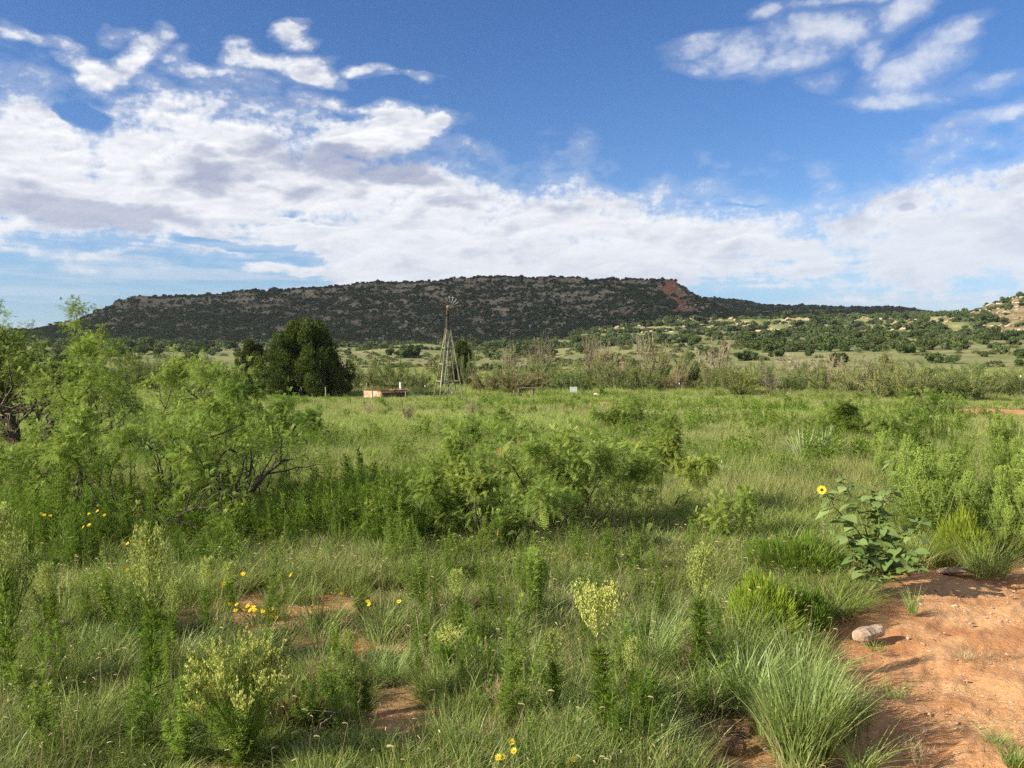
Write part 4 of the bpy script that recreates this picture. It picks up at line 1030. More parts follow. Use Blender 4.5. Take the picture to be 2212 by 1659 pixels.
mesquite(-30, 965, 690, 260, 12, 4200, 'mesquite cut off by the left edge of the photo, behind the tallest one', 6, 6, low=.2, leafL=.11)
mesquite(255, 1010, 750, 230, 13, 3000, 'mesquite with many bare dark stems between the tallest one and the wide bright one', 8, 6, low=.35, leafL=.10, thick=1.1)
mesquite(335, 1165, 790, 420, 14, 4700, 'wide bright green mesquite with a forked dark trunk, nearest on the left', 9, 8, low=.30, thick=1.25, wid=1.15)
mesquite(500, 1095, 830, 290, 15, 2700, 'mesquite spreading bare dark branches to the right, behind the nearest one', 8, 7, low=.38, thick=1.3, tilt=(.25, 0), wid=1.2)
mesquite(180, 1130, 890, 300, 16, 2400, 'low pale green mesquite under the nearest one on the left', 7, 7, low=.15)
mesquite(1225, 1165, 893, 340, 17, 3000, 'bright green mesquite bush in the middle of the photo', 8, 8, low=.12, thick=.9, wid=1.1)
mesquite(1110, 1185, 985, 230, 27, 1200, 'lower mesquite crowding the left side of the middle bush', 8, 8, low=.05, thick=.6, wid=1.2)
mesquite(1345, 1170, 965, 170, 28, 900, 'lower mesquite crowding the right side of the middle bush', 7, 8, low=.05, thick=.6, wid=1.2)
mesquite(925, 1165, 965, 260, 18, 2900, 'thin open mesquite with dark twigs left of the middle bush', 7, 8, low=.2, thick=.8, wid=1.1)
mesquite(1440, 1130, 910, 160, 19, 1900, 'narrow mesquite with a twisted dark trunk right of the middle bush', 5, 8, low=.3, thick=.9)
mesquite(1865, 960, 848, 170, 20, 2400, 'dull green mesquite standing in the meadow behind the yucca', 8, 5, dull=True, low=.15, leafL=.13, thick=1.2)
mesquite(1350, 935, 858, 100, 21, 900, 'small dull mesquite in the meadow behind the middle bush', 7, 5, dull=True, low=.1, leafL=.13)
mesquite(1030, 990, 930, 130, 22, 700, 'low straggly mesquite in the meadow above the thin open one', 6, 5, dull=True, low=.1, leafL=.11)
mesquite(640, 960, 862, 140, 23, 1300, 'bushy green shrub in the meadow below the big juniper', 8, 5, dull=True, low=.05, leafL=.14)
mesquite(450, 900, 795, 150, 24, 1600, 'green mesquite in the meadow left of the big juniper', 8, 5, low=.05, leafL=.16)
mesquite(2040, 905, 838, 110, 25, 900, 'pale green mesquite at the left end of the far dirt strip', 7, 5, low=.05, leafL=.16)
mesquite(1550, 1180, 1055, 130, 26, 700, 'small feathery mesquite seedling left of the dark snakeweed mound', 5, 8, low=.1, thick=.6)

# ------------------------------------------------------------------ weeds
M_STEM = leafmat('stem_green', (.12, .16, .045), (.22, .24, .085), trans=.05)
M_STEMD = leafmat('stem_dry', (.20, .14, .08), (.36, .27, .16), trans=.0)
M_HW = leafmat('horseweed_leaf', (.062, .120, .012), (.15, .225, .026), trans=.34, hue=.02, val=.3)
M_HWB = leafmat('horseweed_leaf_bright', (.12, .20, .025), (.26, .35, .06), trans=.38, hue=.02, val=.3)
M_BUD = leafmat('bud', (.25, .31, .060), (.50, .54, .16), trans=.30, hue=.01, val=.2)
M_BUDY = leafmat('bud_yellow', (.36, .39, .070), (.66, .66, .22), trans=.30, hue=.01, val=.2)
M_SN = leafmat('snakeweed', (.13, .20, .018), (.33, .40, .045), trans=.30, hue=.02, val=.25)
M_YEL = leafmat('yellow_petal', (.80, .52, .02), (.92, .70, .04), trans=.35, hue=0, val=.1)
M_DRYW = leafmat('dry_weed', (.30, .22, .12), (.52, .40, .25), trans=.2)
def weed(seed, H=1., head=None, dens=150, lw=.006, ll=.055, branchy=.0, lean=0., mats=(None, None), hs0=.62, hr0=.16):
    """upright weed 1 m tall (scaled when placed); head: None, 'panicle'"""
    r = np.random.default_rng(seed); gs = Geo(); gl = Geo(); gh = Geo()
    z = np.linspace(-.03, 1, 9); ben = lean*z**2; pts = np.stack([ben+r.normal(0, .006, 9).cumsum(), r.normal(0, .006, 9).cumsum(), z], 1)
    tube(gs, pts, np.linspace(.0065, .002, 9), 4, .5, cap=False)
    top = .62 if head else 1.
    def at(t): return np.stack([np.interp(t, z, pts[:, i]) for i in range(3)], 1)
    n = dens; t = r.uniform(.05, top, n)**.85; a = r.uniform(0, 2*math.pi, n); up = r.uniform(-.15, 1.2, n)
    D = nrm(np.stack([np.cos(a), np.sin(a), up], 1)); W = np.cross(D, np.array([0, 0, 1.]))+randdir(r, n)*.4
    leaf(gl, at(t), D, W, ll*r.uniform(.6, 1.25, n)*(1.15-.5*t), lw*r.uniform(.7, 1.3, n), r.uniform(0, 1, n), .4)
    nb = int(branchy)
    for i in range(nb):
        t0 = r.uniform(.12, .55); a = r.uniform(0, 2*math.pi); p0 = at(np.array([t0]))[0]; L = (1-t0)*r.uniform(.5, .9); d = nrm(np.array([math.cos(a)*.45, math.sin(a)*.45, 1.])); P = [p0, p0+d*L*.5, p0+d*L*.5+nrm(d+np.array([0, 0, .8]))*L*.5]
        tube(gs, P, [.004, .003, .0015], 3, .5, cap=False); m_ = int(dens*.22); s = r.uniform(.05, 1, m_)[:, None]; P = np.array(P)
        q = np.where(s < .5, P[0]+(P[1]-P[0])*s*2, P[1]+(P[2]-P[1])*(s-.5)*2); a = r.uniform(0, 6.28, m_); D = nrm(np.stack([np.cos(a), np.sin(a), r.uniform(.3, 1.3, m_)], 1))
        leaf(gl, q, D, np.cross(D, randdir(r, m_)), ll*.7*r.uniform(.6, 1.2, m_), lw*.8, r.uniform(0, 1, m_), .4)
    if head:
        nb = 46
        for i in range(nb):
            t0 = hs0+(.98-hs0)*i/nb; a = i*2.4+r.uniform(-.3, .3); p0 = at(np.array([t0]))[0]; L = (hr0*math.sin(min(1, (1.04-t0)/(1-hs0))*1.5)+.02)*r.uniform(.7, 1.1)
            d = nrm(np.array([math.cos(a)*.75, math.sin(a)*.75, .9])); P = np.array([p0, p0+d*L*.6, p0+d*L*.6+nrm(d+np.array([0, 0, .9]))*L*.6]); tube(gs, P, [.002, .0014, .001], 3, .6, cap=False)
            m_ = 60; s = r.uniform(.15, 1, m_)[:, None]; q = np.where(s < .5, P[0]+(P[1]-P[0])*s*2, P[1]+(P[2]-P[1])*(s-.5)*2)+randdir(r, m_)*.014*r.uniform(.2, 1.3, m_)[:, None]
            D = nrm(np.array([0, 0, 1.])+randdir(r, m_)*.5); leaf(gh, q, D, np.cross(D, randdir(r, m_)), r.uniform(.010, .019, m_), .0075, r.uniform(0, 1, m_))
    return gs, gl, gh
M_RB = leafmat('bud_green', (.20, .29, .05), (.42, .50, .12), trans=.35, hue=.01, val=.2)
WP = {}
def wp(name, mats, seeds, head=False, nm=('stem', 'foliage', 'flower_head'), **kw):
    WP[name] = []
    for s in seeds:
        gs, gl, gh = weed(s, head=head, **kw)
        for j in range(0 if head == 'panicle' and name != 'rabbit' else 3):
            q = weed(s+1000+j, head=head, **kw); r_ = np.random.default_rng(s+j); dx = r_.normal(0, .055, 2); sc_ = r_.uniform(.55, .95); an = r_.uniform(0, 6.28); tl_ = r_.normal(0, .10, 2)
            for A_, B_ in zip((gs, gl, gh), q):
                for v_, t_, f_ in zip(B_.v, B_.t, [None]*len(B_.v)): pass
                n0 = A_.n
                for v_ in B_.v:
                    w_ = v_.copy(); w_[:, 0] = v_[:, 0]*math.cos(an)-v_[:, 1]*math.sin(an)+dx[0]+tl_[0]*v_[:, 2]; w_[:, 1] = v_[:, 0]*math.sin(an)+v_[:, 1]*math.cos(an)+dx[1]+tl_[1]*v_[:, 2]; w_[:, 2] = v_[:, 2]*sc_; A_.v.append(w_)
                A_.t += B_.t; A_.f += [f_+n0 for f_ in B_.f]; A_.n += B_.n
        P = [(nm[0], gs.mesh('stem', mats[0])), (nm[1], gl.mesh('foliage', mats[1]))]
        if head: P.append((nm[2], gh.mesh('flower_head', mats[2])))
        WP[name].append(P)
wp('spike', (M_STEM, M_HW), range(600, 606), dens=300, ll=.085, lw=.012)
wp('bright', (M_STEM, M_HWB), range(610, 614), dens=260, ll=.085, lw=.011, branchy=2)
wp('bushy', (M_STEM, M_HWB), range(620, 624), dens=200, ll=.075, lw=.010, branchy=8)
wp('head', (M_STEM, M_HW, M_BUD), range(630, 635), head='panicle', dens=500, ll=.12, lw=.011, hs0=.64, hr0=.20)
wp('yhead', (M_STEM, M_HW, M_BUDY), range(640, 643), head='panicle', dens=560, ll=.12, lw=.011, hs0=.72, hr0=.26)
wp('rabbit', (M_STEM, M_HWB, M_RB), range(650, 654), head='panicle', dens=240, ll=.065, lw=.008, branchy=7)
WT = {'spike': ('horseweed', 'leafy dark green horseweed spike'), 'bright': ('horseweed', 'slender bright green weed'), 'bushy': ('leafy_weed', 'branching bright green weed'), 'head': ('horseweed', 'horseweed topped by a green flower cluster'), 'yhead': ('horseweed', 'horseweed topped by a creamy yellow flower cluster'), 'rabbit': ('flowering_weed', 'branching weed with yellow-green flower tops')}
def wzone(px, row):
    if row < 1010:
        return 'in the meadow ' + ('left of the windmill' if px < 900 else 'below windmill and hitching rail' if px < 1180 else 'below the white sign' if px < 1400 else 'below the red scar' if px < 1620 else 'beside the meadow mesquite' if px < 1960 else 'below the far dirt strip')
    if row < 1290:
        return ('under the leftmost mesquites' if px < 250 else 'under the nearest left mesquite' if px < 480 else 'under the branches spreading right' if px < 640 else 'between the mesquites' if px < 860 else 'around the thin open mesquite' if px < 1060 else
                'around the middle mesquite' if px < 1360 else 'around the narrow mesquite' if px < 1560 else 'left of the sunflower' if px < 1780 else 'around the sunflower plant' if px < 1990 else 'at the back of the dirt track' if px < 2110 else 'at the right edge')
    return ('at the lower left edge' if px < 180 else 'left of the big broomweed' if px < 400 else 'around the big broomweed' if px < 660 else 'right of the big broomweed' if px < 940 else 'in the centre foreground' if px < 1180 else 'around the creamy weed head' if px < 1400 else 'by the dry tan weed' if px < 1560 else 'beside the bright snakeweed mound' if px < 1800 else 'on the dirt track')
rw = np.random.default_rng(31)
def put_weed(kind, px, base, hpx, label=None, wide=1.):
    p = ground_at(px, base); d = math.hypot(p[0], p[1]); h = max(.12, hpx*d/FV)
    P = WP[kind][int(rw.integers(len(WP[kind])))]
    e = plant(WT[kind][0], P, p, rw.uniform(0, 6.28), 1, label or 'x', 'weed', 'tall weeds standing in the grass'); s = max(h, .38)
    e.scale = (s*wide*1.0, s*wide*1.0, h); e.rotation_euler = (rw.normal()*.06, rw.normal()*.06, rw.uniform(0, 6.28))
    if not label: register(e, WT[kind][1], wzone(px, base), 'weeds of its kind')
# placed one by one after the photo
put_weed('yhead', 1300, 1625, 335, 'tall dark weed with a round creamy yellow head in the foreground', 1.1)
put_weed('head', 1505, 1500, 305, 'tall dark weed with a pale green head right of the creamy one', .95)
put_weed('head', 325, 1600, 425, 'tall weed with a round green head left of the big broomweed', .75)
put_weed('head', 28, 1520, 360, 'feathery green weed with a loose head at the lower left edge', .9)
put_weed('head', 440, 1395, 175, 'short weed with a small pale head right of the round green one', 1.)
put_weed('bright', 1105, 1580, 300, 'upright bright green weed in the centre foreground', 1.)
put_weed('head', 1000, 1400, 165, 'small weed with a pale head left of the centre foreground weed', 1.2)
put_weed('rabbit', 1160, 1330, 150, 'weed with two narrow pale tops behind the centre foreground', 1.0)
put_weed('yhead', 965, 1470, 110, 'small yellow-green headed weed below the middle dark grass', 1.5)
put_weed('bright', 1492, 1210, 95, 'pale green feathery spike in front of the narrow mesquite', 1.1)
put_weed('rabbit', 1925, 1250, 105, 'yellow-green flower head in front of the sunflower leaves', 1.8)
put_weed('bright', 415, 1650, 190, 'bright green sprig left of the broomweed stems', 1.2)
put_weed('bright', 300, 1640, 170, 'bright green sprig at the lower left', 1.2)
put_weed('bushy', 1700, 1380, 150, 'dark bushy weed sticking out of the bright snakeweed mound', 1.1)
put_weed('spike', 1390, 1650, 210, 'thin dark green weed right of the creamy headed one')
put_weed('spike', 1330, 1660, 230, 'dark leafy weed leaning at the foot of the creamy headed one')
put_weed('rabbit', 540, 1660, 120, 'low pale weed head at the bottom below the broomweed', 1.4)
# drifts of weeds
def drift(kinds, n, x0, x1, b0, b1, h0, h1, wide=1.):
    for i in range(n):
        put_weed(kinds[int(rw.integers(len(kinds)))], rw.uniform(x0, x1), rw.uniform(b0, b1), rw.uniform(h0, h1), None, wide*rw.uniform(.8, 1.2))
drift(['spike'], 26, -20, 330, 1090, 1260, 90, 190)
drift(['spike', 'spike', 'bright'], 30, 560, 880, 1110, 1240, 100, 190)
drift(['spike'], 16, 380, 640, 1150, 1260, 60, 120, 1.2)
drift(['spike', 'bright'], 12, 880, 1130, 1190, 1290, 70, 130)
drift(['spike', 'bright', 'bushy'], 12, 1130, 1420, 1220, 1320, 70, 130)
drift(['rabbit', 'bushy', 'rabbit'], 34, 1935, 2260, 1080, 1215, 90, 170, 1.25)
drift(['spike', 'rabbit', 'bushy'], 14, 1900, 2240, 1010, 1080, 70, 110, 1.2)
drift(['spike'], 26, 1960, 2240, 960, 1040, 45, 75)
drift(['spike', 'bushy'], 16, 1560, 1800, 985, 1060, 40, 70, 1.3)
drift(['spike', 'bright'], 26, 1280, 1850, 915, 985, 30, 55)
drift(['spike', 'bushy'], 10, 1660, 1840, 930, 970, 35, 55, 1.3)
drift(['bright', 'spike'], 8, 880, 1060, 1350, 1500, 90, 150)
drift(['spike', 'bright'], 7, 1380, 1560, 1330, 1480, 90, 150)
drift(['bright'], 8, 60, 420, 1380, 1560, 80, 150)
broom('broomweed', 1000, 1610, 1500, 120, 43, 2600, 'small low broomweed with greenish buds at the bottom centre', M_BUD) if False else None

drift(['bright', 'head', 'bushy'], 20, 60, 900, 1330, 1640, 90, 200)
drift(['bright', 'head', 'spike'], 15, 900, 1560, 1340, 1620, 90, 210)
# --- broomweed: globe of fine branches covered with pale buds
def broom(name, px, base, top, wpx, seed, buds, label, matb=M_BUDY):
    p = ground_at(px, base); k = math.hypot(p[0], p[1])/FV; H = (base-top)*k; W = wpx*k
    r = np.random.default_rng(seed); gs = Geo(); gl = Geo(); gh = Geo(); tips = []
    for i in range(34):
        a = r.uniform(0, 2*math.pi); u = math.sqrt(r.random()); tgt = np.array([math.cos(a)*u*W*.48, math.sin(a)*u*W*.48, H*(.62+.34*math.sqrt(1-u*u))*r.uniform(.85, 1.02)])
        base_ = np.array([0, 0, H*r.uniform(.02, .25)]); mid = base_*.4+tgt*.45+np.array([0, 0, H*.08])
        P = np.array([base_, mid, tgt]); tube(gs, P, [.0028, .0020, .0012], 4, r.uniform(.2, .6), cap=False)
        for b in range(14):
            s = r.uniform(.35, 1); q = mid+(tgt-mid)*(s-.35)/.65; d = nrm(nrm(tgt-mid)+randdir(r, 1)[0]*.7+np.array([0, 0, .5])); L = H*r.uniform(.06, .16)
            tube(gs, [q, q+d*L], [.0011, .0007], 3, .7, cap=False); tips.append((q+d*L*.4, d, L*.6))
    tube(gs, [[0, 0, -.02], [0, 0, H*.28]], [.006, .004], 6, .4)
    T = np.array([t[0] for t in tips]); D = np.array([t[1] for t in tips]); L = np.array([t[2] for t in tips]); ci = r.integers(0, len(T), buds)
    Q = T[ci]+D[ci]*(L[ci]*r.uniform(0, 1.1, buds))[:, None]+randdir(r, buds)*.008*r.random(buds)[:, None]
    A = nrm(np.array([0, 0, 1.])+randdir(r, buds)*.45); leaf(gh, Q, A, np.cross(A, randdir(r, buds)), r.uniform(.007, .014, buds), r.uniform(.004, .0065, buds), r.uniform(0, 1, buds))
    n = buds//2; ci = r.integers(0, len(T), n); Q = T[ci]*r.uniform(.45, 1., n)[:, None]+randdir(r, n)*.012; A = nrm(D[ci]+randdir(r, n)*.7); leaf(gl, Q, A, np.cross(A, randdir(r, n)), r.uniform(.012, .03, n), .0028, r.uniform(0, 1, n))
    e = link(name, None, None, p); tag(e, label, 'weed'); link('stems', gs.mesh('stems', M_STEM), e); link('foliage', gl.mesh('foliage', M_HWB), e); link('flower_buds', gh.mesh('flower_buds', matb), e)
broom('broomweed', 515, 1655, 1385, 235, 41, 15000, 'big rounded broomweed full of pale yellow buds in the foreground')
broom('broomweed', 30, 1400, 1180, 90, 42, 2200, 'small airy broomweed at the left edge', M_BUD)

# --- snakeweed mounds
def snakeweed(px, base, top, wpx, seed, n, label, mat=M_SN, dry=.0):
    p = ground_at(px, base); k = math.hypot(p[0], p[1])/FV; H = (base-top)*k; W = wpx*k
    r = np.random.default_rng(seed); g = Geo(); gs = Geo()
    a = r.uniform(0, 2*math.pi, n); u = np.sqrt(r.random(n)); hz = np.sqrt(np.clip(1-u*u*.92, 0, 1)); bump = .55+.8*fbm(np.cos(a)*u*4+seed, np.sin(a)*u*4, 4, 9)+r.normal(0, .05, n); inn = r.uniform(.55, 1.05, n)**.7; hz = hz*inn; u = u*inn
    edge_ = .7+.6*fbm(np.cos(a)*1.6+seed, np.sin(a)*1.6, 3, 19); tip = np.stack([np.cos(a)*u*W/2*edge_, np.sin(a)*u*W/2*edge_, hz*H*bump], 1); L = H*r.uniform(.12, .34, n); d = nrm(tip*np.array([1, 1, 1.1])+np.array([0, 0, H*.35])+randdir(r, n)*H*.28)
    leaf(g, tip-d*L[:, None], d, np.cross(d, randdir(r, n)), L, r.uniform(.0024, .0048, n), np.clip(r.uniform(0, 1, n)*.8+.1, 0, 1), .7)
    for i in range(160):
        q = tip[i]; tube(gs, [[q[0]*.1, q[1]*.1, -.01], q*np.array([.55, .55, .5]), q*.93], [.0016, .0013, .0008], 3, r.random(), cap=False)
    e = link('snakeweed', None, None, p); tag(e, label, 'weed', 'snakeweed mounds'); link('stems', gs.mesh('stems', M_STEMD), e); link('foliage', g.mesh('foliage', mat), e)
M_SND = leafmat('snakeweed_dark', (.07, .13, .018), (.19, .27, .035), trans=.25)
snakeweed(1650, 1370, 1250, 190, 51, 14000, 'bright yellow-green snakeweed mound left of the dirt track')
snakeweed(1735, 1365, 1270, 120, 52, 7000, 'dark green snakeweed mound at the corner of the dirt track', M_SND)
snakeweed(1720, 1250, 1155, 220, 53, 13000, 'wide dark snakeweed mound with a brown base left of the sunflower', M_SND)
snakeweed(640, 1570, 1505, 150, 54, 4500, 'brownish snakeweed mound right of the big broomweed', leafmat('snakeweed_brown', (.15, .12, .045), (.27, .23, .07), trans=.2))
snakeweed(330, 1385, 1320, 80, 55, 3200, 'small fresh green snakeweed mound at the lower left')
snakeweed(1585, 1045, 1005, 80, 56, 2200, 'little yellow-green mound in the meadow left of the yucca')
snakeweed(2080, 1215, 1120, 120, 57, 5500, 'feathery green mound behind the dirt track')

# --- sunflower plant
def sunflower():
    M_SL = leafmat('sunflower_leaf', (.115, .195, .055), (.26, .345, .12), trans=.30, gloss=.05)
    p = ground_at(1890, 1272); k = math.hypot(p[0], p[1])/FV; r = np.random.default_rng(61)
    e = link('sunflower_plant', None, None, p); tag(e, 'leafy wild sunflower with one yellow bloom beside the dirt track', 'sunflower')
    S = lambda x, y, dy=0.: np.array([(x-1890)*k, dy, (1272-y)*k])
    stems = [[(1890,1272,0),(1880,1200,.02),(1850,1150,.0),(1815,1120,-.05),(1790,1085,-.06),(1779,1075,-.07)], [(1890,1272,0),(1895,1190,.05),(1905,1120,.08),(1930,1060,.10),(1950,1000,.12)], [(1885,1240,0),(1860,1210,-.05),(1835,1190,-.1),(1815,1150,-.1)],
             [(1895,1230,0),(1920,1200,-.06),(1945,1190,-.1)], [(1890,1200,.03),(1870,1130,.1),(1850,1085,.12),(1830,1055,.12)], [(1893,1180,.05),(1920,1110,.15),(1960,1070,.18)], [(1888,1250,0),(1860,1240,-.12),(1845,1225,-.18)], [(1892,1210,.03),(1900,1140,.0),(1885,1090,-.02),(1870,1060,-.03)], [(1890,1230,.0),(1930,1180,-.04),(1965,1150,-.05),(1975,1130,-.05)], [(1885,1225,.0),(1850,1180,-.06),(1822,1165,-.08)], [(1895,1250,0),(1930,1225,-.1),(1960,1215,-.12)]]
    gs = Geo(); lf = []
    for st in stems:
        P = np.array([S(*q) for q in st]); t = np.linspace(0, 1, len(P)); tt = np.linspace(0, 1, 14); Q = np.stack([np.interp(tt, t, P[:, i]) for i in range(3)], 1)+r.normal(0, .004, (14, 3)); tube(gs, Q, np.linspace(.006, .0025, 14), 6, .4)
        for j in range(2, 14):
            for _ in range(2 if j % 2 else 3): lf.append((Q[j], r.uniform(.04, .13)*(1.15-.4*j/14)))
    link('stems', gs.mesh('stems', M_STEM, True), e)
    nmax = len(lf)
    # heart-shaped leaf outline with a folded midrib and a little curl
    out = np.array([[0, 0], [.05, .22], [.22, .40], [.45, .37], [.70, .22], [.90, .07], [1, 0]])
    gl = Geo()
    for q, L in lf:
        a = r.uniform(0, 2*math.pi); d = nrm(np.array([math.cos(a), math.sin(a)-.25, r.uniform(-.5, .35)])); sd = nrm(np.cross(d, [0, 0, 1.])+r.normal(0, .2, 3)); up = np.cross(sd, d)
        pet = q+d*L*.35; tube(gl, [q, pet], [.0018, .0013], 4, .7, cap=False)
        rows = []
        for x_, w_ in out:
            c = pet+d*L*x_-up*L*.22*x_*x_; rows += [c+sd*L*w_*1.05+up*L*(.10*w_+r.normal()*.015), c, c-sd*L*w_*1.05+up*L*(.10*w_+r.normal()*.015)]
        F = []
        for i in range(len(out)-1): F += [[3*i, 3*i+1, 3*i+4, 3*i+3], [3*i+1, 3*i+2, 3*i+5, 3*i+4]]
        gl.add(rows, F, np.clip(r.normal(.5, .25), 0, 1))
    o = link('leaves', gl.mesh('leaves', M_SL, True), e)
    def bloom(pos, dirn, R0, name):
        f = link(name, None, e, pos); d = Vector(dirn).normalized(); f.rotation_euler = d.to_track_quat('Z', 'Y').to_euler()
        if name == 'flower':
            g = Geo()
            for ring in range(2):
                n = 17; a = np.arange(n)*2*math.pi/n+ring*.18+r.normal(0, .04, n); D = nrm(np.stack([np.cos(a), np.sin(a), r.uniform(.0, .25, n)], 1)); leaf(g, D*R0*.30, D, np.cross(D, [0, 0, 1.]), R0*r.uniform(.62, .78, n), R0*.22, r.uniform(0, 1, n), .45)
            link('petals', g.mesh('petals', M_YEL), f)
        g = Geo(); lumpy(g, (0, 0, 0), (R0*.36, R0*.36, R0*.13), r, .1, 2); link('flower_disc', g.mesh('flower_disc', solid('flower_disc', (.045, .02, .012), (.10, .045, .02), 200, .9, .8)), f)
    bloom(S(1774, 1070, -.08), (-.62, -.75, .2), .036, 'flower'); bloom(S(1853, 1064, .1), (-.2, -.7, .7), .022, 'spent_flower'); bloom(S(1884, 1050, .1), (.2, -.2, 1), .018, 'spent_flower')
sunflower()
# --- yuccas
M_YU = leafmat('yucca_leaf', (.22, .27, .11), (.44, .48, .25), trans=.12, gloss=.06)
def yucca(px, base, hpx, seed, n, label):
    p = ground_at(px, base); k = math.hypot(p[0], p[1])/FV; L = hpx*k; r = np.random.default_rng(seed); g = Geo()
    a = r.uniform(0, 2*math.pi, n); el = r.uniform(.08, 1.45, n); D = np.stack([np.cos(a)*np.cos(el), np.sin(a)*np.cos(el), np.sin(el)], 1); B = np.tile([0, 0, L*.12], (n, 1))+D*L*.05
    W = nrm(np.cross(D, [0, 0, 1.])); l = L*r.uniform(.8, 1.1, n)
    for sg in (-1, 1): # keeled blades, two facets each
        V = np.stack([B+W*sg*.006, B, B+D*l[:, None], B+D*(l*.5)[:, None]+W*sg*.009], 1); g.add(V.reshape(-1, 3), np.arange(4*n).reshape(n, 4), np.repeat(r.uniform(0, 1, n), 4))
    gt = Geo(); tube(gt, [[0, 0, -.05], [0, 0, L*.16]], [.05, .04], 8)
    e = link('yucca', None, None, p); tag(e, label, 'yucca', 'spiky yuccas in the meadow'); link('trunk', gt.mesh('trunk', M_BARK), e); link('leaves', g.mesh('leaves', M_YU), e)
yucca(1733, 1016, 78, 71, 150, 'spiky grey-green yucca, left half of the pair by the meadow mesquite')
yucca(1778, 1004, 72, 72, 120, 'spiky yucca, right half of the pair by the meadow mesquite')
yucca(1552, 1048, 46, 73, 60, 'small pale yucca in the grass left of the yucca pair')

# --- small yellow wildflowers
def wildflower(px, row, hpx, nf, seed, label=None):
    r = np.random.default_rng(seed); p = ground_at(px, row+hpx); k = math.hypot(p[0], p[1])/FV; H = hpx*k*1.02; gs = Geo(); gl = Geo(); gf = Geo()
    for i in range(nf):
        tip = np.array([r.normal()*.018*min(nf, 4), r.normal()*.02, H+r.normal()*.012]); tube(gs, [[0, 0, 0], tip*[.5, .5, .55], tip], [.0022, .0018, .0012], 4, .5, cap=False)
        n = 10; a = np.arange(n)*.628+r.random(); tl = nrm(np.array([r.normal()*.5, -.6, .8])); u = nrm(np.cross(tl, [1, 0, 0.])); v = np.cross(tl, u); D = u*np.cos(a)[:, None]+v*np.sin(a)[:, None]; leaf(gf, tip+D*.002, D+tl*.25, np.cross(D, tl), r.uniform(.011, .017, n), .008, r.uniform(0, 1, n), .6)
        lumpy(gf, tip+tl*.003, (.005, .005, .004), r, .1, 1, .3)
    n = 26; t = r.uniform(.05, .7, n); a = r.uniform(0, 6.28, n); D = nrm(np.stack([np.cos(a), np.sin(a), r.uniform(.1, .9, n)], 1)); leaf(gl, np.stack([t*0, t*0, t*H], 1), D, np.cross(D, [0, 0, 1.]), r.uniform(.02, .045, n), .005, r.uniform(0, 1, n))
    e = link('yellow_wildflower', None, None, p); tag(e, label or 'x', 'wildflower', 'yellow wildflowers scattered in the foreground')
    for nm, g, m in (('stem', gs, M_STEM), ('leaves', gl, M_HWB), ('petals', gf, M_YEL)): link(nm, g.mesh(nm, m), e)
    if not label:
        z = ('at the far left under the mesquites' if px < 330 and row < 1220 else 'left of the bare dirt patch' if px < 500 else 'on the bare dirt patch' if px < 760 else 'right of the bare dirt patch' if px < 1000 else 'at the bottom edge' if row > 1500 else 'at right'); 
        register(e, 'cluster of small yellow daisies' if nf > 2 else 'single small yellow daisy', z, 'yellow flowers')
for i, q in enumerate([(18,1152,90,2),(45,1158,80,2),(84,1126,100,4),(112,1095,90,2),(198,1122,90,4),(186,1149,110,2),(300,1178,70,3),(520,1096,80,4),(298,1246,90,4),(458,1248,70,2),(492,1262,60,2),(512,1250,75,3),(540,1308,40,5),(556,1318,40,5),(575,1322,40,3),(600,1335,30,2),(625,1248,60,1),(672,1318,35,2),(685,1328,30,1),(818,1304,60,3),(1102,1630,60,3),(1088,1606,60,1),(1228,1640,50,2),(1238,1654,40,2),(1684,1316,60,1),(1930,1067,60,1),(2055,998,60,2),(1462,1350,50,1),(735,1290,30,1),(1245,1105,60,1)]):
    wildflower(*q, 700+i)

# --- rocks, clods, dead branches
def near_rock(px, row, wpx, label, seed, mat=M_ROCKN, asp=.6, hgt=.5, name='rock', rot=0., sink=.25):
    p = ground_at(px, row); k = math.hypot(p[0], p[1])/FV; w = wpx*k/2
    o = link(name, rock_mesh('rock', seed, mat, flat=.8, amp=.3), None, (p[0], p[1], p[2]+w*hgt*(.62-sink)), (.0, -.06, rot), (w, w*asp, w*hgt*1.2)); tag(o, label, 'rock' if name == 'rock' else 'clod')
def log_rock():
    p = ground_at(1876, 1380); k = math.hypot(p[0], p[1])/FV; L = 72*k; g = Geo(); r = np.random.default_rng(17); n = 11; sd = 14
    t = np.linspace(0, 1, n); ang = np.arange(sd)*2*math.pi/sd; V = []
    for i in range(n):
        rr_ = L*.24*(1-.55*abs(2*t[i]-1)**6)*(1+.10*math.sin(t[i]*7))
        q = rr_*(1+.10*np.cos(ang*2+1)+r.normal(0, .045, sd)); q = np.where(np.sin(ang) < -.5, q*.85, q)
        V += [[(t[i]-.5)*L+r.normal()*.002, q[j]*math.cos(ang[j]), q[j]*math.sin(ang[j])*.92] for j in range(sd)]
    F = [[i*sd+j, i*sd+(j+1) % sd, (i+1)*sd+(j+1) % sd, (i+1)*sd+j] for i in range(n-1) for j in range(sd)]
    g.add(V, F); g.f.append(np.array([list(range(sd))[::-1]])); g.f.append(np.array([[(n-1)*sd+j for j in range(sd)]]))
    o = link('rock', g.mesh('rock', solid('tan_rock', (.24, .16, .11), (.46, .35, .25), 16, .9, .9, bscale=40, bdist=.006)), None, (p[0], p[1], p[2]+L*.15), (.15, -.10, .42)); tag(o, 'oblong log-shaped tan brown rock lying on the dirt track', 'rock')
log_rock()
near_rock(1858, 1384, 26, 'small pale stone just in front of the oblong rock', 802, M_ROCKN, .7, .35)
near_rock(1885, 1378, 12, 'pebble at the right front of the oblong rock', 803, M_ROCKN, .7, .5)
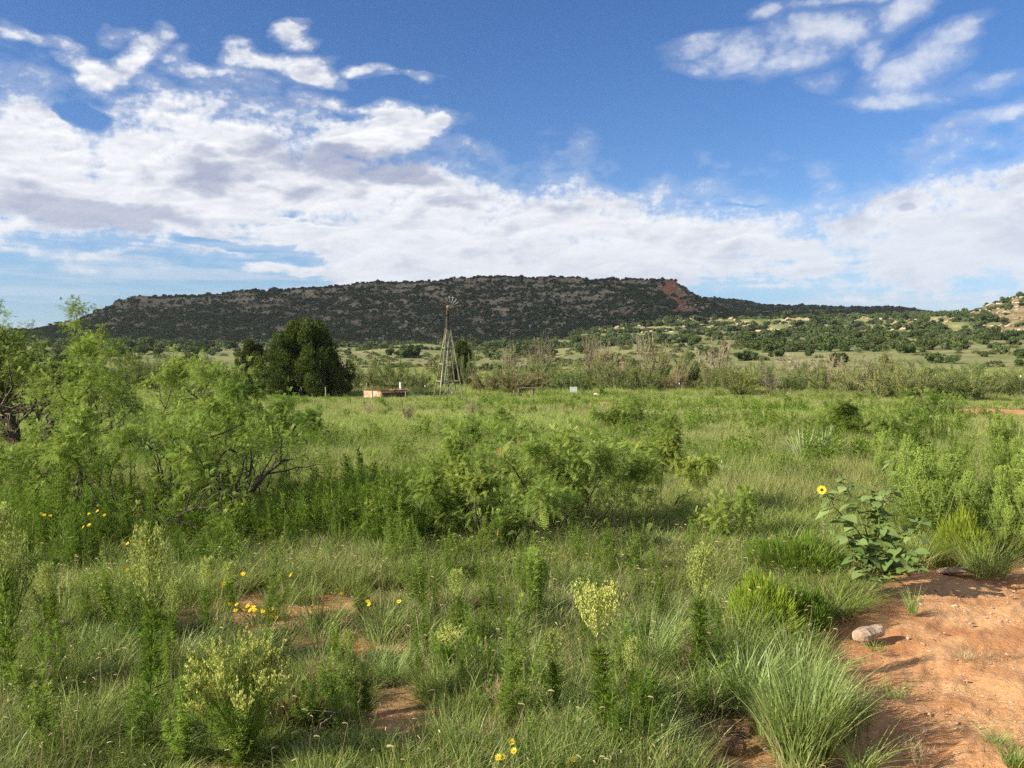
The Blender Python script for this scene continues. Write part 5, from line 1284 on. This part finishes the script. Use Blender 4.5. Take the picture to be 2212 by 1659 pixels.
near_rock(2060, 1236, 70, 'flat grey rock half buried at the back of the dirt track', 804, M_ROCKN, .7, .22)
near_rock(1585, 1622, 74, 'big dry soil clod left of the tall pale bunch grass', 805, M_CLOD, .8, .75, 'soil_clod')
near_rock(1570, 1580, 46, 'upper small soil clod in the pile left of the bunch grass', 806, M_CLOD, .8, .7, 'soil_clod')
near_rock(1608, 1586, 42, 'crumbly soil clod at the right of the pile', 807, M_CLOD, .8, .8, 'soil_clod')
near_rock(1552, 1652, 60, 'flat soil clod at the bottom of the pile', 808, M_CLOD, .8, .35, 'soil_clod')
near_rock(1797, 1650, 46, 'rounded tan rock at the bottom edge of the dirt track', 809, M_ROCKN, .6, .45)
near_rock(1750, 1395, 40, 'grey stone in the shade under the grass edge of the track', 810, M_ROCKN, .7, .5)
near_rock(1785, 1425, 26, 'smaller grey stone below the shaded one at the grass edge', 811, M_ROCKN, .7, .5)
def dead_branch(pts, r0, label, twigs=10, seed=1, mat=None, lift=.02, name='dead_branch'):
    r = np.random.default_rng(seed); p0 = ground_at(pts[0][0], pts[0][1]); e = link(name, None, None, p0); tag(e, label, 'branch'); P = []
    for q in pts:
        w = ground_at(q[0], q[1]); v = w-p0; P.append([v[0], v[1], v[2]+lift+(q[2] if len(q) > 2 else 0)])
    P = np.array(P, float); t = np.linspace(0, 1, len(P)); tt = np.linspace(0, 1, 16); Q = np.stack([np.interp(tt, t, P[:, i]) for i in range(3)], 1)+r.normal(0, .006, (16, 3))
    g = Geo(); tube(g, Q, np.linspace(r0, r0*.3, 16), 6); g2 = Geo(); L0 = np.linalg.norm(P[-1]-P[0])
    for i in range(twigs):
        j = int(r.integers(2, 15)); d = nrm(np.array([r.normal(), r.normal()*.6, abs(r.normal())*.6])); L = L0*r.uniform(.12, .4); tube(g2, [Q[j], Q[j]+d*L*.5, Q[j]+d*L*.5+nrm(d+randdir(r, 1)[0]*.6)*L*.5], [r0*.4, r0*.3, r0*.15], 4)
    m = mat or solid('dead_wood', (.13, .105, .085), (.30, .26, .22), 20, .9, .6); link('limb', g.mesh('limb', m, True), e)
    if twigs: link('twigs', g2.mesh('twigs', m), e)
dead_branch([(-20, 1385, .05), (50, 1400, .05), (110, 1395, .07), (160, 1380, .08)], .009, 'dead grey branch with twigs lying at the lower left edge', 26, 2)
dead_branch([(640, 1650, .03), (690, 1605, .05), (740, 1590, .10)], .006, 'thin bare stick slanting up at the bottom of the photo', 3, 3)
dead_branch([(1955, 1080, .05), (1960, 1060, .18), (1968, 1055, .30)], .012, 'broken dead stalk standing behind the sunflower', 7, 4)
dead_branch([(1885, 1130, .02), (1905, 1130, .12), (1925, 1130, .30)], .006, 'dry straw-coloured stalk leaning in the sunflower leaves', 2, 5, solid('straw', (.42, .34, .2), (.5, .42, .27)))
dead_branch([(540, 1430, .0), (560, 1425, .10), (572, 1420, .22)], .004, 'thin dead stalk leaning above the big broomweed', 1, 6)
def dry_weed(px, base, hpx, wpx, seed, label):
    p = ground_at(px, base); k = math.hypot(p[0], p[1])/FV; gs, gf = brush_meshes(seed, 'dead'); gs.t = [t*0+.5 for t in gs.t]; e = link('dry_weed', None, None, p, (0, 0, seed), (wpx*k, wpx*k, hpx*k)); tag(e, label, 'weed', 'dead dry weeds')
    link('stems', gs.mesh('stems', M_DRYW), e)
dry_weed(1490, 1490, 135, 75, 901, 'dead tan weed between the two tall headed weeds')
dry_weed(1085, 1560, 90, 80, 902, 'small dry tan weed in the centre foreground')
dry_weed(690, 1500, 80, 90, 903, 'brown dry weed right of the big broomweed')
dry_weed(1980, 1650, 45, 55, 904, 'little dark dead weed on the dirt track at the bottom')

# ------------------------------------------------------------------ grasses
M_G = leafmat('grass_blade', (.11, .165, .034), (.30, .355, .088), trans=.34, hue=.02, val=.3, gloss=.03, inst=(.23, .24, .09))
M_GD = leafmat('grass_dry', (.26, .20, .10), (.46, .38, .21), trans=.25, hue=.02, val=.3)
M_GB = leafmat('grass_bluish', (.17, .245, .060), (.36, .45, .14), trans=.34, hue=.02, val=.2, gloss=.05)
M_GM = leafmat('meadow_grass', (.20, .265, .062), (.38, .43, .125), trans=.42, hue=.03, val=.25, gloss=.02, inst=(.33, .32, .125))
def tuft(seed, n, rad, h, w, mat, lean=.35, curl=.5, seg=3, dry=.0, seed_n=0, name='tuft'):
    r = np.random.default_rng(seed); g = Geo(); a = r.uniform(0, 2*math.pi, n); u = np.sqrt(r.random(n))*rad
    B = np.stack([np.cos(a)*u, np.sin(a)*u, np.full(n, -.01)], 1); a2 = a+r.normal(0, .9, n); A = np.stack([np.cos(a2), np.sin(a2), np.zeros(n)], 1)
    blades(g, B, A, h*r.uniform(.45, 1.1, n), lean*r.uniform(.1, 1.2, n), curl*r.uniform(.1, 1.1, n), w*r.uniform(.6, 1.3, n), r.uniform(0, 1, n), seg, r)
    me = g.mesh(name, mat)
    if dry > 0 or seed_n:
        g2 = Geo(); m = int(n*dry)
        if m:
            a = r.uniform(0, 2*math.pi, m); u = np.sqrt(r.random(m))*rad; B = np.stack([np.cos(a)*u, np.sin(a)*u, np.full(m, -.01)], 1); a2 = a+r.normal(0, .9, m); A = np.stack([np.cos(a2), np.sin(a2), np.zeros(m)], 1)
            blades(g2, B, A, h*r.uniform(.3, 1., m), lean*r.uniform(.3, 2, m), curl*r.uniform(.3, 1.3, m), w*.8, r.uniform(0, 1, m), seg, r)
        for i in range(seed_n):  # blue grama: one-sided curved spikes on thin stalks
            a = r.uniform(0, 6.28); b = np.array([math.cos(a), math.sin(a), 0])*rad*r.random(); d = np.array([math.cos(a)*.3, math.sin(a)*.3, 1.]); H = h*r.uniform(1.1, 1.7); t = b+d*H; tube(g2, [b, b+d*H*.5+r.normal(0, .004, 3), t], [.0009, .0008, .0006], 3, .3, cap=False)
            s = nrm(np.array([r.normal(), r.normal(), .2])); q = [t+s*.004*j*1.4+np.array([0, 0, .0022*j-.0007*j*j]) for j in range(5)]; tube(g2, q, [.0012, .0020, .0022, .0020, .0009], 3, .95, cap=False)
        # merge into one mesh with two materials
        g.v += g2.v; g.t += g2.t; off_ = g.n; nf0 = sum(len(f) for f in g.f); g.f += [f+off_ for f in g2.f]
        me = g.mesh(name, mat); me.materials.append(M_GD)
        mi = np.zeros(len(me.polygons), np.int32); mi[nf0:] = 1; me.polygons.foreach_set('material_index', mi)
    return me
near_p = [tuft(1000+i, 90, .065, .11, .0032, M_G, .6, .9, 3, .12, 0) for i in range(4)]+[tuft(1010+i, 85, .06, .12, .0032, M_G, .6, .9, 3, .10, 2 if i == 0 else 0) for i in range(3)]+[tuft(1020+i, 55, .05, .18, .0038, M_G, .5, .7, 3, .2, 1 if i == 0 else 0) for i in range(3)]+[tuft(1030+i, 60, .06, .13, .0030, M_GD, .7, .9, 3) for i in range(2)]+[tuft(1040+i, 80, .06, .20, .0032, M_GB, .5, .7, 3, .1) for i in range(2)]
def forb(seed, n, h, w, mat):
    r = np.random.default_rng(seed); g = Geo()
    for i in range(n):
        a = r.uniform(0, 6.28); L = h*r.uniform(.5, 1.1); b = np.array([r.normal()*.03, r.normal()*.03, 0]); d = nrm(np.array([math.cos(a)*.35, math.sin(a)*.35, 1.])); tube(g, [b, b+d*L], [.0016, .0008], 3, .2, cap=False)
        m = 16; t = r.uniform(.1, 1, m); aa = r.uniform(0, 6.28, m); D = nrm(np.stack([np.cos(aa), np.sin(aa), r.uniform(0, .9, m)], 1)); leaf(g, b+d*(L*t)[:, None], D, np.cross(D, [0, 0, 1.])+randdir(r, m)*.3, r.uniform(.6, 1.3, m)*w*3, w, r.uniform(0, 1, m))
    return g.mesh('forb', mat)
near_p += [forb(1050, 7, .20, .007, M_HWB), forb(1051, 9, .14, .009, M_ML2), forb(1052, 6, .26, .006, M_HW)]
mid_p = [tuft(1100+i, 70, .14, .34, .0060, M_GM, .4, .6, 3, .18) for i in range(5)]+[tuft(1110+i, 60, .13, .30, .0060, M_G, .4, .6, 3, .25) for i in range(3)]+[forb(1120, 9, .38, .014, M_HW), forb(1121, 10, .34, .014, M_HWB), tuft(1130, 50, .14, .30, .006, M_GD, .5, .7, 3)]
far_p = [tuft(1200+i, 90, .45, .42, .016, M_GM, .35, .5, 2, .15) for i in range(5)]+[tuft(1210, 80, .4, .36, .016, M_GD, .4, .6, 2), forb(1220, 22, .5, .03, M_HW)]
rg = np.random.default_rng(99)
def grass(name, n, a1, r0, r1, p, protos, wts, s0, s1, label, dens=None, tintscale=.5, dirt_thr=.22, hscale=None):
    a, rr = polar_pts(rg, n, -R(a1), R(a1), r0, r1, p); x, y = rr*np.sin(a), rr*np.cos(a)
    dmk = dirt_mask(x, y) if r0 < 110 else np.zeros(n)
    dmk = np.where((x > .9) | (edge_dist(BARE[1][0], x, y) > -.08), dmk, dmk*.86); dmk = np.maximum(dmk, edge_dist(BARE[1][0], x, y) > 0); kp = rg.random(n) > sstep(dirt_thr-.22, dirt_thr+.25, dmk)*np.where(x > .9, 1., .90)
    if dens is not None: kp &= rg.random(n) < dens(x, y, rr)
    x, y, rr, a = x[kp], y[kp], rr[kp], a[kp]; n = len(x); z = terrain(a, rr)[0]
    patch = fbm(x*1.1, y*1.1, 3, 170); wts = np.array(wts, float); cw = np.cumsum(wts/wts.sum())
    u = (rg.random(n)*.45+.55*sstep(.25, .75, patch)*.98+.0)%1.0
    idx = np.searchsorted(cw, np.clip(u, 0, .9999)); s = rg.uniform(s0, s1, n)*np.interp(rr, [r0, r1], [1, 1.15]); hs = s*rg.uniform(.8, 1.2, n)*(.7+.6*fbm(x*.6, y*.6, 3, 180))
    if hscale is not None: hs = hs*hscale(x, y, rr)
    dn = sstep(.40, .60, fbm(x*tintscale, y*tintscale, 4, 190))*rg.uniform(.2, .9, n)
    return scatter(name, np.stack([x, y, z], 1), np.stack([rg.normal(0, .08, n), rg.normal(0, .08, n), rg.uniform(0, 6.28, n)], 1), np.stack([s, s, hs], 1), idx, protos, dn, label, 'grass')
grass('short_grass', 12500, 42, 1.9, 7.5, .35, near_p, [5]*4+[5]*3+[4]*3+[6]*2+[4.5]*2+[2]*3, .8, 1.25, 'short tangled grass and small weeds of the foreground', lambda x, y, r: np.clip(.13+1.2*sstep(.37, .57, fbm(x*1.9, y*1.9, 4, 175)), 0, 1))
grass('tall_grass', 13000, 38, 6.3, 22, .25, mid_p, [4]*5+[3]*3+[2.2, 2, 1.5], .75, 1.2, 'taller mixed grass around the mesquites', None, .35, hscale=lambda x, y, r: np.interp(r, [6.5, 8, 12, 22], [.55, .75, .95, .9]))
grass('meadow_grass', 22000, 36, 20, 90, .15, far_p, [5]*5+[1.2, 2.6], .7, 1.15, 'smooth green grass of the meadow up to the brush line', None, .07, hscale=lambda x, y, r: np.interp(r, [20, 40, 90], [.75, .7, .65]))
grass('plain_grass', 9000, 36, 85, 170, .3, far_p, [4]*5+[3, 2], 1.2, 2.2, 'rough grass under and behind the brush', None, .05)
# dark weeds growing through the meadow, too many to count
def sweed(seed, mats=M_HW):
    r = np.random.default_rng(seed); g = Geo()
    for i in range(9):
        b = np.array([r.normal()*.16, r.normal()*.16, 0]); H = r.uniform(.45, 1.0); m = 60; t = r.random(m); a = r.uniform(0, 6.28, m); D = nrm(np.stack([np.cos(a), np.sin(a), r.uniform(.3, 1.4, m)], 1)); P = b+np.array([r.normal()*.08, r.normal()*.08, H])*t[:, None]
        leaf(g, P, D, np.cross(D, randdir(r, m)), .10*r.uniform(.6, 1.2, m), .022, r.uniform(0, 1, m))
    return g.mesh('weed', mats)
sw = [sweed(1400), sweed(1401), sweed(1402), sweed(1403, M_HWB), sweed(1404, M_HWB), sweed(1405, M_ML2)]
n = 9000; a, rr = polar_pts(rg, n, -R(36), R(36), 13, 88, .3); x, y = rr*np.sin(a), rr*np.cos(a)
kp = (rg.random(n) < sstep(.50, .66, fbm(x*.16, y*.30, 4, 210))*np.interp(rr, [13, 40, 60, 88], [.5, .6, .35, .4])) & (dirt_mask(x, y) < .3)
x, y, rr, a = x[kp], y[kp], rr[kp], a[kp]; n = len(x); s = rg.uniform(.35, .75, n)
scatter('weed_cover', np.stack([x, y, terrain(a, rr)[0]], 1), np.stack([rg.normal(0, .08, n), rg.normal(0, .08, n), rg.uniform(0, 6.28, n)], 1), np.stack([s*1.3, s*1.3, s], 1), rg.integers(0, 6, n), sw, None, 'drifts of dark green weeds growing through the meadow', 'weeds')
# dark understorey below the mesquites
sw2 = []
for q_ in range(4):
    r = np.random.default_rng(1450+q_); g = Geo()
    for i in range(7):
        b = np.array([r.normal()*.2, r.normal()*.2, 0]); H = r.uniform(.3, 1.1); m = 90; t = r.random(m); a = r.uniform(0, 6.28, m); D = nrm(np.stack([np.cos(a), np.sin(a), r.uniform(.1, 1.6, m)], 1)); P = b+np.array([r.normal()*.15, r.normal()*.15, H])*t[:, None]
        leaf(g, P, D, np.cross(D, randdir(r, m)), .13*r.uniform(.5, 1.3, m), .010, r.uniform(0, 1, m))
    sw2.append(g.mesh('weed', M_HW))
n = 900; px_ = rg.uniform(-60, 1120, n); rr = rg.uniform(7.2, 10.5, n); a = np.arctan((px_-CX)/FV); kp = rg.random(n) < .25+.9*sstep(.42, .6, fbm(px_*.006, rr*1.2, 3, 230)); kp &= rg.random(n) < .75
a, rr = a[kp], rr[kp]; n = len(a); s = rg.uniform(.22, .62, n)
scatter('dark_undergrowth', np.stack([rr*np.sin(a), rr*np.cos(a), terrain(a, rr)[0]], 1), np.stack([rg.normal(0, .08, n), rg.normal(0, .08, n), rg.uniform(0, 6.28, n)], 1), np.stack([s*.9, s*.9, s], 1), rg.integers(0, 4, n), sw2, None, 'dark tangled undergrowth between and below the mesquites', 'weeds')
def bunch(px, base, hpx, wpx, n, seed, label, mat=M_GB, w=.0045, lean=.45, curl=.6, dry=.1, name='bunch_grass'):
    p = ground_at(px, base); k = math.hypot(p[0], p[1])/FV; me = tuft(seed, n, wpx*k*.28, hpx*k, w, mat, lean, curl, 5, dry)
    o = link(name, me, None, p); tag(o, label, 'grass tuft', 'bunch grass clumps'); return o
bunch(1732, 1640, 225, 200, 760, 1301, 'biggest tall pale green bunch grass at the edge of the dirt track', w=.0062, lean=.24, curl=.42)
bunch(1745, 1600, 195, 130, 300, 1302, 'tall bunch grass leaning over the dirt, right of the biggest one', w=.0062, lean=.3, curl=.45)
bunch(1610, 1530, 160, 120, 240, 1303, 'pale green bunch grass behind the soil clods', w=.0065)
bunch(1725, 1500, 170, 150, 280, 1304, 'bunch grass directly behind the biggest one', w=.0065)
bunch(1800, 1325, 85, 130, 520, 1305, 'dense arching bunch grass at the back corner of the dirt track', M_G, .003, .7, 1., .35)
bunch(1850, 1310, 60, 90, 300, 1315, 'dry tipped arching grass left of the sunflower foot', M_G, .003, .7, 1., .5)
bunch(1970, 1322, 62, 34, 90, 1306, 'small isolated bunch grass on the dirt below the sunflower', M_GB, .0028, .25, .4)
bunch(2130, 1240, 90, 130, 420, 1307, 'dark green bunch grass at the back of the dirt track', M_G, .003, .55, .6, .3)
bunch(1860, 1660, 105, 90, 120, 1308, 'low grass leaning into the dirt at the bottom of the track', M_GB, .004, .8, .7)
bunch(1925, 1500, 45, 80, 90, 1309, 'sparse low tuft in the middle of the dirt track', M_GB, .003, .9, .9, .4)
bunch(2150, 1600, 40, 60, 60, 1310, 'thin pale tuft on the dirt near the lower right corner', M_GB, .003, .9, .8, .4)
bunch(2195, 1650, 50, 70, 160, 1311, 'fresh green tuft in the lower right corner', M_G, .0035, .7, .6)
bunch(2080, 1420, 28, 60, 60, 1312, 'tiny dry tuft in the middle of the dirt track', M_GD, .003, .8, .8)
bunch(1890, 1400, 24, 60, 60, 1313, 'low green sprigs on the dirt below the oblong rock', M_G, .003, .8, .8, .3)
bunch(1400, 1450, 200, 170, 420, 1320, 'hazy pale grass clump between the two tall headed weeds', M_GB, .0030, .5, .6, .3)
bunch(1590, 1430, 160, 150, 380, 1321, 'grass clump in front of the bright snakeweed mound', M_G, .0034, .5, .6, .2)
bunch(1290, 1500, 120, 160, 300, 1322, 'green grass clump left of the creamy headed weed', M_GB, .0032, .5, .6, .2)
bunch(850, 1470, 90, 140, 420, 1323, 'soft bluish grass clump in the centre left foreground', M_GB, .0028, .5, .7, .1)
bunch(980, 1620, 120, 150, 380, 1324, 'bright grass clump at the bottom centre', M_G, .0030, .4, .6, .15)
bunch(160, 1630, 110, 200, 420, 1325, 'soft green grass clump at the lower left', M_G, .0030, .5, .7, .15)
# pebbles on the dirt
M_PEB = leafmat('pebble', (.36, .21, .12), (.52, .38, .26), trans=0., val=.5)
pg = [rock_mesh('pebble', 950+i, M_PEB, amp=.2) for i in range(4)]
n = 26000; a, rr = polar_pts(rg, n, R(-34), R(45), 2.2, 9, .4); x, y = rr*np.sin(a), rr*np.cos(a); dk = dirt_mask(x, y); kp = rg.random(n) < dk*sstep(.42, .62, fbm(x*2.3, y*2.3, 3, 200))*.9
x, y, rr, a = x[kp], y[kp], rr[kp], a[kp]; n = len(x); z = terrain(a, rr)[0]-.035; s = np.clip(.003*(1-rg.random(n))**(-.5), .003, .016)
scatter('gravel', np.stack([x, y, z+s*.2], 1), rg.uniform(-.4, .4, (n, 3))+np.stack([np.zeros(n), np.zeros(n), rg.uniform(0, 6.28, n)], 1), np.stack([s*1.2, s, s*.7], 1), rg.integers(0, 4, n), pg, None, 'small pale gravel on the dirt', 'gravel')
# dry bits of straw and leaf litter, in the gaps and on the dirt
def litter(seed, m_):
    r = np.random.default_rng(seed); g = Geo(); n = 16; P = np.stack([r.normal(0, .05, n), r.normal(0, .05, n), r.uniform(.002, .010, n)], 1); D = randdir(r, n)*np.array([1, 1, .15]); leaf(g, P, D, np.cross(D, [0, 0, 1.])+randdir(r, n)*.3, r.uniform(.02, .07, n), r.uniform(.0015, .004, n), r.uniform(0, 1, n)); return g.mesh('litter', m_)
lt = [litter(1500, M_GD), litter(1501, M_GD), litter(1502, M_STEMD), litter(1503, M_DRYW)]
n = 6500; a, rr = polar_pts(rg, n, -R(38), R(42), 2., 9, .3); x, y = rr*np.sin(a), rr*np.cos(a); dk = dirt_mask(x, y); kp = rg.random(n) < np.where(dk > .5, .30*sstep(.45, .65, fbm(x*1.8, y*1.8, 3, 220)), .8)
x, y, rr, a, dk = x[kp], y[kp], rr[kp], a[kp], dk[kp]; n = len(x); scatter('litter', np.stack([x, y, terrain(a, rr)[0]+.004-.03*(dk > .5)*(a > .2)], 1), np.stack([rg.normal(0, .1, n), rg.normal(0, .1, n), rg.uniform(0, 6.28, n)], 1), np.ones((n, 3))*rg.uniform(.7, 1.3, (n, 1)), rg.integers(0, 4, n), lt, None, 'dry straw and leaf litter on the soil', 'litter')
write_labels()
